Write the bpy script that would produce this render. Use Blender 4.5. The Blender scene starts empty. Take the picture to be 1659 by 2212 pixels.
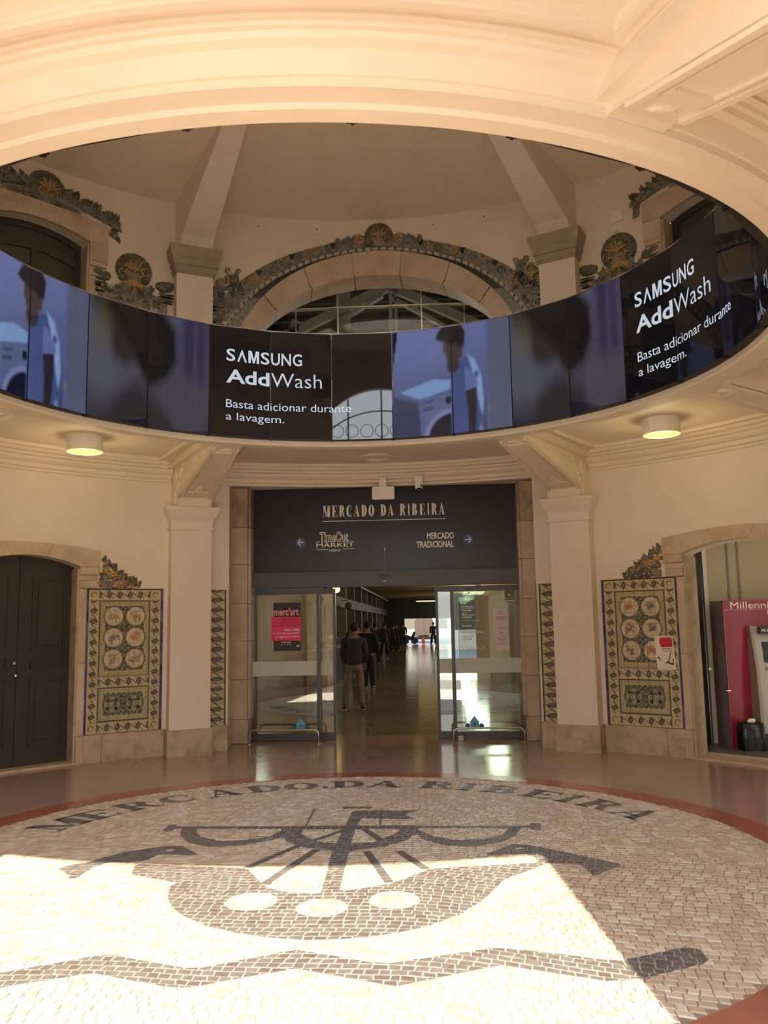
import bpy, math, random
import numpy as np
from mathutils import Vector, Matrix

# ------------------------------------------------------------------ camera, sky, sun, exposure
scene = bpy.context.scene
COL = scene.collection
R_ = math.radians
PI = math.pi

CAM = Vector((0.6745, -6.2564, 1.6))
F_PX, PITCH, ROLL, YAW = 1840.3, R_(7.498), R_(1.009), R_(-3.121)
cam_d = bpy.data.cameras.new('camera')
cam = bpy.data.objects.new('camera', cam_d); COL.objects.link(cam)
fw = Vector((math.sin(YAW)*math.cos(PITCH), math.cos(YAW)*math.cos(PITCH), math.sin(PITCH)))
rt = Vector((math.cos(YAW), -math.sin(YAW), 0)); up = rt.cross(fw)
r2 = rt*math.cos(ROLL) - up*math.sin(ROLL); u2 = rt*math.sin(ROLL) + up*math.cos(ROLL)
cam.matrix_world = Matrix((
    (r2.x, u2.x, -fw.x, CAM.x), (r2.y, u2.y, -fw.y, CAM.y), (r2.z, u2.z, -fw.z, CAM.z), (0, 0, 0, 1)))
cam_d.sensor_fit = 'VERTICAL'; cam_d.sensor_height = 24.0; cam_d.lens = F_PX/2212*24.0
cam_d.clip_start = 0.05; cam_d.clip_end = 400
scene.camera = cam

world = bpy.data.worlds.new('sky'); scene.world = world; world.use_nodes = True
wn = world.node_tree.nodes; wl = world.node_tree.links
bg = wn['Background']; bg.inputs['Strength'].default_value = 7.0
tc = wn.new('ShaderNodeTexCoord'); sx = wn.new('ShaderNodeSeparateXYZ'); cr = wn.new('ShaderNodeValToRGB')
wl.new(tc.outputs['Generated'], sx.inputs[0]); wl.new(sx.outputs['Z'], cr.inputs['Fac']); wl.new(cr.outputs['Color'], bg.inputs['Color'])
cr.color_ramp.elements[0].position = 0.0; cr.color_ramp.elements[0].color = (1.0, 0.95, 0.86, 1)
cr.color_ramp.elements[1].position = 0.75; cr.color_ramp.elements[1].color = (0.42, 0.58, 0.92, 1)

sun_d = bpy.data.lights.new('sun', 'SUN'); sun = bpy.data.objects.new('sun', sun_d); COL.objects.link(sun)
sun_d.energy = 18.0; sun_d.angle = R_(0.53); sun_d.color = (1.0, 0.90, 0.74)
SUN_AZ, SUN_EL = R_(-5.0), R_(33.4)
sdir = Vector((math.sin(SUN_AZ)*math.cos(SUN_EL), math.cos(SUN_AZ)*math.cos(SUN_EL), -math.sin(SUN_EL)))
sun.rotation_euler = sdir.to_track_quat('-Z', 'Y').to_euler()
sun.location = (0, -12, 9)

vs = scene.view_settings
vs.view_transform = 'Standard'; vs.look = 'None'; vs.exposure = 0.2; vs.gamma = 1.0
vs.use_curve_mapping = False
try:
    scene.cycles.max_bounces = 10; scene.cycles.diffuse_bounces = 6
except Exception: pass

# ------------------------------------------------------------------ helpers
rnd = random.Random(7)
def lin(c):
    c = c/255.0
    return c/12.92 if c <= 0.04045 else ((c+0.055)/1.055)**2.4
def rgb(r, g, b): return (lin(r), lin(g), lin(b), 1.0)

def mat(name, col, rough=0.6, metal=0.0, spec=0.5, noise=None, bump=0.0, bscale=40.0, emit=None, estr=1.0, coat=0.0):
    m = bpy.data.materials.new(name); m.use_nodes = True
    nt = m.node_tree; b = nt.nodes['Principled BSDF']
    b.inputs['Base Color'].default_value = col; b.inputs['Roughness'].default_value = rough
    b.inputs['Metallic'].default_value = metal; b.inputs['Specular IOR Level'].default_value = spec
    if coat: b.inputs['Coat Weight'].default_value = coat; b.inputs['Coat Roughness'].default_value = 0.05
    if emit: b.inputs['Emission Color'].default_value = emit; b.inputs['Emission Strength'].default_value = estr
    if noise or bump:
        t = nt.nodes.new('ShaderNodeTexCoord')
    if noise:                                   # (colour 2, scale, low, high)
        c2, sc, lo, hi = noise
        n = nt.nodes.new('ShaderNodeTexNoise'); n.inputs['Scale'].default_value = sc; n.inputs['Detail'].default_value = 7
        n.inputs['Roughness'].default_value = 0.62
        r = nt.nodes.new('ShaderNodeValToRGB')
        r.color_ramp.elements[0].position = lo; r.color_ramp.elements[0].color = col
        r.color_ramp.elements[1].position = hi; r.color_ramp.elements[1].color = c2
        nt.links.new(t.outputs['Object'], n.inputs['Vector']); nt.links.new(n.outputs['Fac'], r.inputs['Fac'])
        nt.links.new(r.outputs['Color'], b.inputs['Base Color'])
    if bump:
        n2 = nt.nodes.new('ShaderNodeTexNoise'); n2.inputs['Scale'].default_value = bscale; n2.inputs['Detail'].default_value = 4
        bp = nt.nodes.new('ShaderNodeBump'); bp.inputs['Strength'].default_value = bump; bp.inputs['Distance'].default_value = 0.01
        nt.links.new(t.outputs['Object'], n2.inputs['Vector']); nt.links.new(n2.outputs['Fac'], bp.inputs['Height'])
        nt.links.new(bp.outputs['Normal'], b.inputs['Normal'])
    return m

def vmat(name, rough=0.25, emit=False, estr=1.0, spec=0.5):   # colour taken from the mesh's own colour layer
    m = bpy.data.materials.new(name); m.use_nodes = True
    nt = m.node_tree; b = nt.nodes['Principled BSDF']
    a = nt.nodes.new('ShaderNodeVertexColor'); a.layer_name = 'col'
    b.inputs['Roughness'].default_value = rough; b.inputs['Specular IOR Level'].default_value = spec
    if emit:
        b.inputs['Base Color'].default_value = (0.006, 0.006, 0.007, 1)
        nt.links.new(a.outputs['Color'], b.inputs['Emission Color']); b.inputs['Emission Strength'].default_value = estr
    else:
        nt.links.new(a.outputs['Color'], b.inputs['Base Color'])
    return m

def glass_mat(name, tint=(0.80, 0.88, 0.86, 1), refl=0.10):
    m = bpy.data.materials.new(name); m.use_nodes = True
    nt = m.node_tree; nt.nodes.clear()
    o = nt.nodes.new('ShaderNodeOutputMaterial'); mx = nt.nodes.new('ShaderNodeMixShader')
    t = nt.nodes.new('ShaderNodeBsdfTransparent'); g = nt.nodes.new('ShaderNodeBsdfGlossy')
    lw = nt.nodes.new('ShaderNodeFresnel'); lw.inputs['IOR'].default_value = 1.5
    ad = nt.nodes.new('ShaderNodeMath'); ad.operation = 'ADD'; ad.inputs[1].default_value = refl
    t.inputs['Color'].default_value = tint; g.inputs['Roughness'].default_value = 0.0
    nt.links.new(lw.outputs[0], ad.inputs[0]); nt.links.new(ad.outputs[0], mx.inputs['Fac'])
    nt.links.new(t.outputs[0], mx.inputs[1]); nt.links.new(g.outputs[0], mx.inputs[2]); nt.links.new(mx.outputs[0], o.inputs[0])
    return m

class MB:
    def __init__(s): s.v = []; s.f = []; s.m = []
    def add(s, vs_, fs, mi=0):
        n = len(s.v); s.v += [tuple(p) for p in vs_]; s.f += [tuple(n+i for i in f) for f in fs]; s.m += [mi]*len(fs); return s
    def box(s, x0, x1, y0, y1, z0, z1, mi=0, fn=None):
        vv = [(x, y, z) for z in (z0, z1) for y in (y0, y1) for x in (x0, x1)]
        if fn: vv = [fn(*p) for p in vv]
        return s.add(vv, [(0, 2, 3, 1), (4, 5, 7, 6), (0, 1, 5, 4), (1, 3, 7, 5), (3, 2, 6, 7), (2, 0, 4, 6)], mi)
    def prism(s, poly, d0, d1, fn, mi=0, inset=0.0):     # poly in (a,b), extruded from d0 (back) to d1 (front); fn(a,b,d)->xyz
        n = len(poly)
        cx = sum(p[0] for p in poly)/n; cy = sum(p[1] for p in poly)/n
        fr = [(cx+(p[0]-cx)*(1-inset), cy+(p[1]-cy)*(1-inset)) for p in poly]
        vv = [fn(a, b, d0) for a, b in poly] + [fn(a, b, d1) for a, b in fr]
        return s.add(vv, [tuple(range(n, 2*n)), tuple(reversed(range(n)))] + [(i, (i+1) % n, n+(i+1) % n, n+i) for i in range(n)], mi)
    def lathe(s, prof, c=(0, 0, 0), n=24, a0=0, a1=2*PI, mi=0, closed=True):
        k = len(prof); full = abs(a1-a0-2*PI) < 1e-6; m = n if full else n+1
        vv = []
        for i in range(m):
            a = a0+(a1-a0)*i/n
            for r, z in prof: vv.append((c[0]+r*math.sin(a), c[1]+r*math.cos(a), c[2]+z))
        fs = []
        for i in range(n):
            j = (i+1) % m
            for q in range(k-1 if not closed else k):
                w = (q+1) % k
                fs.append((i*k+q, j*k+q, j*k+w, i*k+w))
        if not full and closed: fs += [tuple(range(k)), tuple(n*k+q for q in reversed(range(k)))]
        return s.add(vv, fs, mi)
    def cyl(s, p0, p1, r0, r1=None, n=12, mi=0):
        r1 = r0 if r1 is None else r1
        p0 = Vector(p0); p1 = Vector(p1); d = (p1-p0).normalized()
        a = d.orthogonal().normalized(); b = d.cross(a)
        vv = [p0+(a*math.cos(2*PI*i/n)+b*math.sin(2*PI*i/n))*r0 for i in range(n)] + [p1+(a*math.cos(2*PI*i/n)+b*math.sin(2*PI*i/n))*r1 for i in range(n)]
        return s.add(vv, [tuple(reversed(range(n))), tuple(range(n, 2*n))] + [(i, (i+1) % n, n+(i+1) % n, n+i) for i in range(n)], mi)
    def tube(s, pts, r, n=8, mi=0):
        pts = [Vector(p) for p in pts]; rings = []; prev = None
        for i, p in enumerate(pts):
            d = (pts[min(i+1, len(pts)-1)]-pts[max(i-1, 0)]).normalized()
            if prev is None: a = d.orthogonal().normalized()
            else: a = (prev-d*prev.dot(d)).normalized()
            prev = a; b = d.cross(a); rr = r[i] if isinstance(r, (list, tuple)) else r
            rings.append([p+(a*math.cos(2*PI*j/n)+b*math.sin(2*PI*j/n))*rr for j in range(n)])
        vv = [q for g in rings for q in g]; fs = []
        for i in range(len(rings)-1):
            for j in range(n): fs.append((i*n+j, i*n+(j+1) % n, (i+1)*n+(j+1) % n, (i+1)*n+j))
        fs += [tuple(reversed(range(n))), tuple((len(rings)-1)*n+j for j in range(n))]
        return s.add(vv, fs, mi)
    def ell(s, c, rx, ry, rz, n=10, m=6, mi=0, fn=None):
        vv = [(c[0], c[1], c[2]-rz)]
        for i in range(1, m):
            t = -PI/2+PI*i/m
            for j in range(n):
                a = 2*PI*j/n; vv.append((c[0]+rx*math.cos(t)*math.cos(a), c[1]+ry*math.cos(t)*math.sin(a), c[2]+rz*math.sin(t)))
        vv.append((c[0], c[1], c[2]+rz)); L = len(vv)-1
        if fn: vv = [fn(*p) for p in vv]
        fs = [(0, 1+(j+1) % n, 1+j) for j in range(n)]
        for i in range(m-2):
            for j in range(n): fs.append((1+i*n+j, 1+i*n+(j+1) % n, 1+(i+1)*n+(j+1) % n, 1+(i+1)*n+j))
        fs += [(L, 1+(m-2)*n+j, 1+(m-2)*n+(j+1) % n) for j in range(n)]
        return s.add(vv, fs, mi)

def wloc(o):
    v = Vector((0, 0, 0))
    while o is not None: v = v+o.location; o = o.parent
    return v
def put(name, me, parent=None):
    o = bpy.data.objects.new(name, me); COL.objects.link(o)
    if parent is not None: o.parent = parent
    return o
def obj(name, mb, mats, parent=None, kind=None, local=False, smooth=False, label=None, colors=None):
    """mesh given in world metres; becomes a child of an unrotated Empty (or local=True: already in the parent's frame)"""
    off = Vector((0, 0, 0)) if (parent is None or local) else wloc(parent)
    me = bpy.data.meshes.new(name)
    me.from_pydata([(p[0]-off.x, p[1]-off.y, p[2]-off.z) for p in mb.v], [], mb.f)
    if not isinstance(mats, (list, tuple)): mats = [mats]
    for m in mats: me.materials.append(m)
    if len(mats) > 1: me.polygons.foreach_set('material_index', mb.m)
    if smooth: me.polygons.foreach_set('use_smooth', [True]*len(me.polygons))
    if colors is not None:
        at = me.color_attributes.new('col', 'FLOAT_COLOR', 'POINT')
        at.data.foreach_set('color', np.asarray(colors, dtype=np.float32).ravel())
    me.update()
    o = put(name, me, parent)
    if kind: o['kind'] = kind
    if label: o['label'] = label
    return o
def empty(name, loc, label=None, cat=None, group=None, kind=None, rz=0.0):
    o = bpy.data.objects.new(name, None); COL.objects.link(o); o.location = loc; o.rotation_euler = (0, 0, rz)
    o.empty_display_size = 0.1
    tag(o, label, cat, group, kind); return o
def tag(o, label=None, cat=None, group=None, kind=None):
    if label: o['label'] = label
    if cat: o['category'] = cat
    if group: o['group'] = group
    if kind: o['kind'] = kind
    return o

RW = 5.44                                          # radius of the round hall's wall
def P(az, r, z): a = R_(az); return (r*math.sin(a), r*math.cos(a), z)      # azimuth in degrees, clockwise from the market door
def W(s, z, d=0.0): return P(math.degrees(s/RW), RW-d, z)                   # arc length along the wall, height, depth proud of it

def text_mb(body, x0, x1, z0, z1, fn, d0=0.0, d1=0.003, off=0.0, shear=0.0, fit=True, res=3, space=1.0):
    """lettering fitted to a box; fn(x,z,d)->xyz"""
    cu = bpy.data.curves.new('lettering', 'FONT'); cu.body = body; cu.size = 1.0; cu.offset = off; cu.resolution_u = res
    cu.shear = shear; cu.space_character = space; cu.fill_mode = 'NONE' if False else 'BOTH'
    o = bpy.data.objects.new('lettering', cu); COL.objects.link(o)
    dg = bpy.context.evaluated_depsgraph_get(); ev = o.evaluated_get(dg); me = ev.to_mesh()
    vv = [(v.co.x, v.co.y) for v in me.vertices]; ff = [tuple(p.vertices) for p in me.polygons]
    ev.to_mesh_clear(); bpy.data.objects.remove(o); bpy.data.curves.remove(cu)
    ax = min(v[0] for v in vv); bx = max(v[0] for v in vv); ay = min(v[1] for v in vv); by = max(v[1] for v in vv)
    kx = (x1-x0)/(bx-ax); ky = (z1-z0)/(by-ay)
    mb = MB(); mb.add([fn(x0+(a-ax)*kx, z0+(b-ay)*ky, d1) for a, b in vv], ff)
    return mb

# slab-serif capitals for the painted title and the floor inscription; unit box 1 high, width w
def ring(cx, cy, ro, so, ri, si, a0, a1, n=12):
    out = []
    for i in range(n):
        t0 = a0+(a1-a0)*i/n; t1 = a0+(a1-a0)*(i+1)/n
        out.append([(cx+ro*math.cos(t0), cy+so*math.sin(t0)), (cx+ro*math.cos(t1), cy+so*math.sin(t1)),
                    (cx+ri*math.cos(t1), cy+si*math.sin(t1)), (cx+ri*math.cos(t0), cy+si*math.sin(t0))])
    return out
def rect(a, b, c, d): return [(a, c), (b, c), (b, d), (a, d)]
def glyph(ch, T=0.24, t=0.05):
    h = PI/2; g = []
    if ch == 'I': g = [rect(.5-T/2, .5+T/2, 0, 1), rect(.2, .8, 0, t), rect(.2, .8, 1-t, 1)]
    elif ch == 'E': g = [rect(.15, .15+T, 0, 1), rect(.02, .9, 0, t), rect(.02, .88, 1-t, 1), rect(.3, .68, .5-t/2, .5+t/2),
                         [(.9-.12, t), (.9, t), (.93, .28), (.9, .28)], [(.88-.12, 1-t), (.9, .74), (.93, .74), (.88, 1-t)], rect(.64, .7, .4, .6)]
    elif ch == 'D': g = [rect(.12, .12+T, 0, 1), rect(0, .5, 0, t), rect(0, .5, 1-t, 1)]+ring(.45, .5, .5, .5, .5-T, .5-t, -h, h)
    elif ch == 'O': g = ring(.5, .5, .48, .5, .48-T, .5-t, 0, 2*PI, 24)
    elif ch == 'C': g = ring(.52, .5, .5, .5, .5-T, .5-t, .30*PI, 1.70*PI, 20)+[rect(.78, .84, .62, .93), rect(.78, .84, .07, .3)]
    elif ch == 'R': g = [rect(.1, .1+T, 0, 1), rect(0, .45, 0, t), rect(0, .5, 1-t, 1), rect(.3, .55, .48, .48+t)]+ring(.5, .74, .34, .26, .34-T*.9, .26-t, -h, h)+[[(.46, .5), (.70, .5), (.88, t), (1.0, t), (1.0, 0), (.72, 0)]]
    elif ch == 'B': g = [rect(.1, .1+T, 0, 1), rect(0, .5, 0, t), rect(0, .5, 1-t, 1), rect(.3, .5, .5, .5+t)]+ring(.5, .76, .32, .24, .32-T*.9, .24-t, -h, h)+ring(.5, .27, .4, .27, .4-T, .27-t, -h, h)
    elif ch == 'A': g = [[(.08, 0), (.15, 0), (.50, .96), (.44, .96)], [(.40, 1), (.56, 1), (.94, 0), (.94-T*1.05, 0)], rect(.22, .7, .28, .28+t), rect(-.02, .26, 0, t), rect(.56, 1.04, 0, t)]
    elif ch == 'M': g = [rect(.10, .15, 0, 1), [(.02, 1), (.02+T, 1), (.56, .05), (.48, .05)], [(.5, .05), (.54, .05), (.80, 1), (.76, 1)], rect(.98-T, .98, 0, 1), rect(0, .26, 0, t), rect(.66, 1.06, 0, t), rect(.78, 1.06, 1-t, 1), rect(0, .2, 1-t, 1)]
    elif ch == '.': g = [rect(.3, .7, 0, .28)]
    return g

# ------------------------------------------------------------------ materials
M = {}
M['plaster'] = mat('plaster', rgb(232, 218, 198), 0.75, noise=(rgb(224, 209, 187), 1.3, 0.35, 0.7), bump=0.08, bscale=30)
M['ceiling'] = mat('painted ceiling', rgb(230, 216, 190), 0.6, noise=(rgb(223, 208, 180), 2.0, 0.35, 0.7), bump=0.05, bscale=20)
M['stone'] = mat('limestone', rgb(206, 184, 156), 0.5, noise=(rgb(178, 152, 122), 5.0, 0.35, 0.72), bump=0.15, bscale=35)
M['stone_pink'] = mat('pink limestone', rgb(206, 186, 160), 0.5, noise=(rgb(184, 158, 130), 3.0, 0.35, 0.7), bump=0.12, bscale=30)
M['stone_grey'] = mat('grey limestone plinth', rgb(196, 176, 146), 0.6, noise=(rgb(150, 130, 104), 6.0, 0.4, 0.75), bump=0.2, bscale=45)
M['marble_brown'] = mat('brown marble', rgb(142, 120, 98), 0.3, noise=(rgb(112, 90, 72), 4.0, 0.35, 0.7))
M['marble_brown2'] = mat('brown weathered jamb marble', rgb(190, 164, 138), 0.4, noise=(rgb(130, 104, 82), 3.2, 0.38, 0.66), bump=0.1)
M['floor_tan'] = mat('polished tan terrazzo', rgb(170, 142, 120), 0.13, noise=(rgb(156, 126, 106), .9, 0.3, 0.75), spec=0.55)
M['floor_red'] = mat('polished red marble', rgb(168, 100, 78), 0.2, noise=(rgb(150, 84, 66), 4.0, 0.35, 0.7), spec=0.6)
M['mortar_l'] = mat('pale joint mortar', rgb(186, 168, 144), 0.85)
M['mortar'] = mat('joint mortar', rgb(158, 142, 120), 0.85, noise=(rgb(138, 120, 98), 40, 0.35, 0.7))
M['cob_l'] = mat('white limestone sett', rgb(204, 184, 156), 0.42, noise=(rgb(184, 162, 132), 9, 0.35, 0.7), bump=0.25, bscale=60)
M['cob_l2'] = mat('pinkish limestone sett', rgb(200, 176, 144), 0.42, noise=(rgb(174, 148, 116), 9, 0.35, 0.7), bump=0.25, bscale=60)
M['cob_l3'] = mat('pale limestone sett', rgb(212, 196, 170), 0.40, bump=0.25, bscale=60)
M['cob_d'] = mat('dark basalt sett', rgb(94, 88, 82), 0.38, noise=(rgb(116, 108, 100), 14, 0.35, 0.7), bump=0.25, bscale=60)
M['cob_d2'] = mat('brown basalt sett', rgb(106, 94, 86), 0.40, noise=(rgb(84, 76, 70), 14, 0.35, 0.7), bump=0.25, bscale=60)
M['black'] = mat('black metal', rgb(24, 24, 25), 0.4)
M['panel_back'] = mat('black display housing', rgb(26, 25, 24), 0.5)
M['frame_grey'] = mat('grey anodised frame', rgb(78, 76, 74), 0.38, metal=0.3)
M['sign_black'] = mat('black sign board', rgb(26, 26, 27), 0.36, noise=(rgb(30, 30, 31), 2, 0.3, 0.7), spec=0.6)
M['header'] = mat('dark grey header box', rgb(84, 80, 78), 0.45)
M['white'] = mat('white paint', rgb(236, 230, 216), 0.5)
M['lettering'] = mat('cream lettering', rgb(252, 244, 228), 0.5, emit=rgb(240, 228, 204), estr=0.0)
M['blue_disc'] = mat('blue disc', rgb(62, 96, 140), 0.5)
M['steel'] = mat('brushed steel tube', rgb(196, 188, 174), 0.28, metal=0.9)
M['chrome'] = mat('chrome', rgb(220, 216, 206), 0.15, metal=1.0)
M['glass'] = glass_mat('door glass', refl=0.15)
M['screen'] = vmat('display screen', rough=0.02, emit=True, estr=0.50, spec=0.6)
M['screen_text'] = mat('screen lettering', (0.02, 0.02, 0.02, 1), 0.2, emit=(0.72, 0.80, 0.92, 1), estr=0.62)
M['tile'] = vmat('painted glazed tile', rough=0.18)
M['tile_edge'] = mat('tile grout', rgb(160, 146, 118), 0.8)
M['door_green'] = mat('dark green painted wood', rgb(62, 58, 50), 0.5, noise=(rgb(50, 47, 42), 2.0, 0.35, 0.7), bump=0.1)
M['dark'] = mat('dark painted timber', rgb(26, 24, 21), 0.6)
M['grille'] = mat('dark window timber', rgb(62, 56, 44), 0.5)
M['grey_glass'] = mat('dusty dark glazing', rgb(70, 66, 54), 0.25)
M['red_cab'] = mat('crimson cabinet', rgb(150, 34, 52), 0.35)
M['grey_cab'] = mat('mauve grey side panel', rgb(168, 146, 146), 0.5)
M['atm_grey'] = mat('machine grey', rgb(160, 144, 126), 0.45)
M['atm_light'] = mat('machine light grey', rgb(190, 182, 164), 0.4)
M['bag'] = mat('black bin liner', rgb(22, 22, 22), 0.3, bump=0.5, bscale=20)
M['lamp_on'] = mat('lit lamp diffuser', rgb(120, 110, 70), 0.5, emit=(1.0, 0.84, 0.24, 1), estr=0.75)
M['lamp_far'] = mat('lit market lamp', rgb(255, 230, 140), 0.5, emit=(1.0, 0.72, 0.22, 1), estr=3.0)
M['pink'] = mat('pink poster', rgb(240, 50, 104), 0.5)
M['poster_dark'] = mat('black poster', rgb(36, 28, 28), 0.5)
M['red_print'] = mat('red print', rgb(196, 30, 40), 0.5)
M['crimson_print'] = mat('crimson print', rgb(150, 16, 44), 0.5)
M['pink_print'] = mat('pale pink print', rgb(246, 150, 170), 0.5)
M['paper'] = mat('white paper', rgb(226, 208, 204), 0.6)
M['paper2'] = mat('flyer paper', rgb(232, 222, 206), 0.6)
M['print_grey'] = mat('grey print', rgb(120, 108, 100), 0.6)
M['print_black'] = mat('black print', rgb(34, 30, 28), 0.6)
M['decal_blue'] = mat('light blue decal', rgb(110, 184, 226), 0.5)
M['decal_blue2'] = mat('blue decal', rgb(52, 116, 168), 0.5)
M['film'] = mat('white frosted film', rgb(214, 216, 204), 0.5)
M['film2'] = mat('grey frosted film', rgb(176, 178, 168), 0.5)
M['board_glass'] = glass_mat('printed glass panel', tint=(0.62, 0.68, 0.62, 1), refl=0.10)
M['yellow'] = mat('yellow print', rgb(222, 184, 60), 0.5)
M['street'] = mat('street paving', rgb(150, 144, 134), 0.8, noise=(rgb(128, 122, 112), 1.5, 0.35, 0.7))
M['facade'] = mat('street facade', rgb(206, 196, 176), 0.8)
M['leafg'] = mat('street tree leaves', rgb(60, 84, 44), 0.7)

# ------------------------------------------------------------------ wall shell
def span_wall(name, a0, a1, openings, th, ztop=7.42, step=0.75):
    """openings: list of (az0, az1, zbottom, ztop_function)"""
    edges = {a0, a1}
    for o in openings:
        edges |= {max(a0, o[0]), min(a1, o[1])}
    ed = sorted(edges); azs = []
    for p, q in zip(ed, ed[1:]):
        n = max(1, int(math.ceil((q-p)/step)))
        azs += [p+(q-p)*i/n for i in range(n)]
    azs.append(ed[-1])
    mb = MB()
    for p, q in zip(azs, azs[1:]):
        mid = (p+q)/2
        ops = sorted([o for o in openings if o[0] < mid < o[1]], key=lambda o: o[2])
        zs = [(0.0, 0.0)]
        for o in ops:
            zs += [(o[2], o[2]), (o[3](p), o[3](q))]
        zs += [(ztop, ztop)]
        for i in range(0, len(zs), 2):
            (l0, l1), (h0, h1) = zs[i], zs[i+1]
            if max(h0-l0, h1-l1) < 1e-4: continue
            for rr, rev in ((RW, False), (RW+th, True)):
                qd = [P(p, rr, l0), P(p, rr, h0), P(q, rr, h1), P(q, rr, l1)]
                mb.add(qd if not rev else qd[::-1], [(0, 1, 2, 3)])
            mb.add([P(p, RW, h0), P(p, RW+th, h0), P(q, RW+th, h1), P(q, RW, h1)], [(0, 1, 2, 3)])
            mb.add([P(p, RW, l0), P(q, RW, l1), P(q, RW+th, l1), P(p, RW+th, l0)], [(0, 1, 2, 3)])
    for o in openings:
        for az, s in ((o[0], 1), (o[1], -1)):
            zt = o[3](az)
            mb.add([P(az, RW, o[2]), P(az, RW+th, o[2]), P(az, RW+th, zt), P(az, RW, zt)], [(0, 1, 2, 3)])
    for az in (a0, a1):
        mb.add([P(az, RW, 0), P(az, RW+th, 0), P(az, RW+th, ztop), P(az, RW, ztop)], [(0, 1, 2, 3)])
    return obj(name, mb, M['plaster'], kind='structure')

AW = 22.0                                           # half width of the market opening in degrees
def arch(a, b, c):
    return lambda az: c+b*math.sqrt(max(0.0, 1-((R_(az)*RW)/a)**2))
def arch_s(a, b, c):
    return lambda az: c+b*math.sqrt(max(0.0, 1-((R_(180-az if az > 0 else -180-az)*RW)/a)**2))
DC, DH = 48.9, 6.6                                  # centre and half width of the side doors, degrees
def seg(zj, zc, cen): return lambda az: zc-(zc-zj)*((az-cen)/DH)**2
a_in = 1.95/RW*180/PI; a_st = 1.45/RW*180/PI
wall_n = span_wall('wall_north', -27.7, 27.7, [(-AW, AW, 0.0, lambda a: 3.58), (-a_in, a_in, 5.04, arch(1.95, 1.58, 5.04))], 0.5)
for sgn, nm in ((-1, 'wall_northwest'), (1, 'wall_northeast')):
    c = sgn*DC
    span_wall(nm, min(sgn*27.7, sgn*70), max(sgn*27.7, sgn*70), [(c-DH, c+DH, 0.0, seg(2.37, 2.49, c)), (c-DH, c+DH, 4.7, seg(6.58, 6.70, c))], 0.27)
for nm, p, q in (('wall_east', 70, 110), ('wall_west', -110, -70)):
    span_wall(nm, p, q, [], 0.5)
span_wall('wall_southeast', 110, 152.3, [], 0.5)
span_wall('wall_southwest', -152.3, -110, [], 0.5)
# street wall: the entrance the photographer stands in, an arched window above it
SX0, SX1 = 180+20.9, 180-19.6
span_wall('wall_south', 152.3, 207.7, [(180-19.6, 180+21.6, 0.0, lambda a: 3.58),
          (180-a_st, 180+a_st, 5.04, lambda a: 5.04+1.58*math.sqrt(max(0, 1-((R_(a-180)*RW)/1.45)**2)))], 0.16)

# unseen overhang added to block sun at the arched window, hall roof, upper ceiling
obj('trim_1', MB().box(-7.5, 7.5, -8.1, -5.6, 7.42, 7.62), M['plaster'], kind='structure')
obj('ceiling', MB().lathe([(2.25, 7.42), (6.2, 7.42), (6.2, 7.6), (2.4, 7.6), (2.4, 10.4), (2.25, 10.4)], n=72, closed=True), M['ceiling'], kind='structure')  # open curb added out of view to let skylight into the upper storey

# lower ceiling: annulus with the moulded ring beam that carries the displays, cornice at the wall
ZC = 3.74
ring_prof = [(3.11, 3.643), (3.11, 3.60), (3.12, 3.588), (3.13, 3.585), (3.215, 3.585), (3.235, 3.60), (3.25, 3.60), (3.335, 3.60), (3.345, 3.63), (3.36, 3.63),
             (3.385, 3.66), (3.42, 3.695), (3.46, 3.705), (3.475, 3.725), (3.50, 3.725), (3.51, ZC), (5.30, ZC),
             (5.46, ZC), (6.0, ZC), (6.0, 4.05), (3.2, 4.05), (3.2, 3.643)]
ceil_low = obj('ceiling', MB().lathe(ring_prof, n=168), M['ceiling'], kind='structure', smooth=False)
BEAMS = [27.7, 70, 110, 152.3, -27.7, -70, -110, -152.3]
bays = [(-27.7, 27.7), (27.7, 70), (70, 110), (110, 152.3), (152.3, 207.7), (-152.3, -110), (-110, -70), (-70, -27.7)]
cor_prof = [(5.45, 3.50), (5.41, 3.505), (5.405, 3.53), (5.37, 3.545), (5.365, 3.59), (5.33, 3.60), (5.30, 3.625), (5.29, 3.655), (5.25, 3.665), (5.245, 3.69), (5.20, 3.705), (5.19, ZC+.005), (5.45, ZC+.005)]
for i, (p, q) in enumerate(bays):
    e = 2.6
    mb = MB().lathe(cor_prof, n=int((q-p)/1.5), a0=R_(p+e), a1=R_(q-e))
    obj('trim_%d' % (i+2), mb, M['ceiling'], kind='structure')
    # raised frame moulding of the ceiling compartment
    mb = MB(); rr0, rr1 = 3.62, 5.02
    def strip(az_r, r0_, r1_, zb, wdt):
        pass
    for (ra, rb, zb) in ((rr0, rr0+.035, ZC-.034), (rr0+.035, rr0+.05, ZC-.018), (rr1-.035, rr1, ZC-.034), (rr1-.05, rr1-.035, ZC-.012), (3.54, 3.56, ZC-.015)):
        g = 5.2 if ra > 3.6 else 4.0
        mb.lathe([(ra, ZC+.002), (ra, zb), (rb, zb), (rb, ZC+.002)], n=int((q-p)/1.5), a0=R_(p+g), a1=R_(q-g))
    for az, s in ((p, 1), (q, -1)):
        for dd, w0, zb in ((5.2, .035, ZC-.034), (3.6, .02, ZC-.015)):
            a = R_(az+s*dd); t = Vector((math.cos(a), -math.sin(a), 0)); u = Vector((math.sin(a), math.cos(a), 0))
            r0_, r1_ = (rr0, rr1) if dd > 4 else (3.54, 5.2)
            mb.box(-w0/2, w0/2, r0_+.003, r1_-.003, zb-.0013, ZC+.002, fn=lambda x, y, z, t=t, u=u: tuple(t*x+u*y+Vector((0, 0, z))))
    obj('trim_%d' % (i+12), mb, M['ceiling'], kind='structure')

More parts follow.
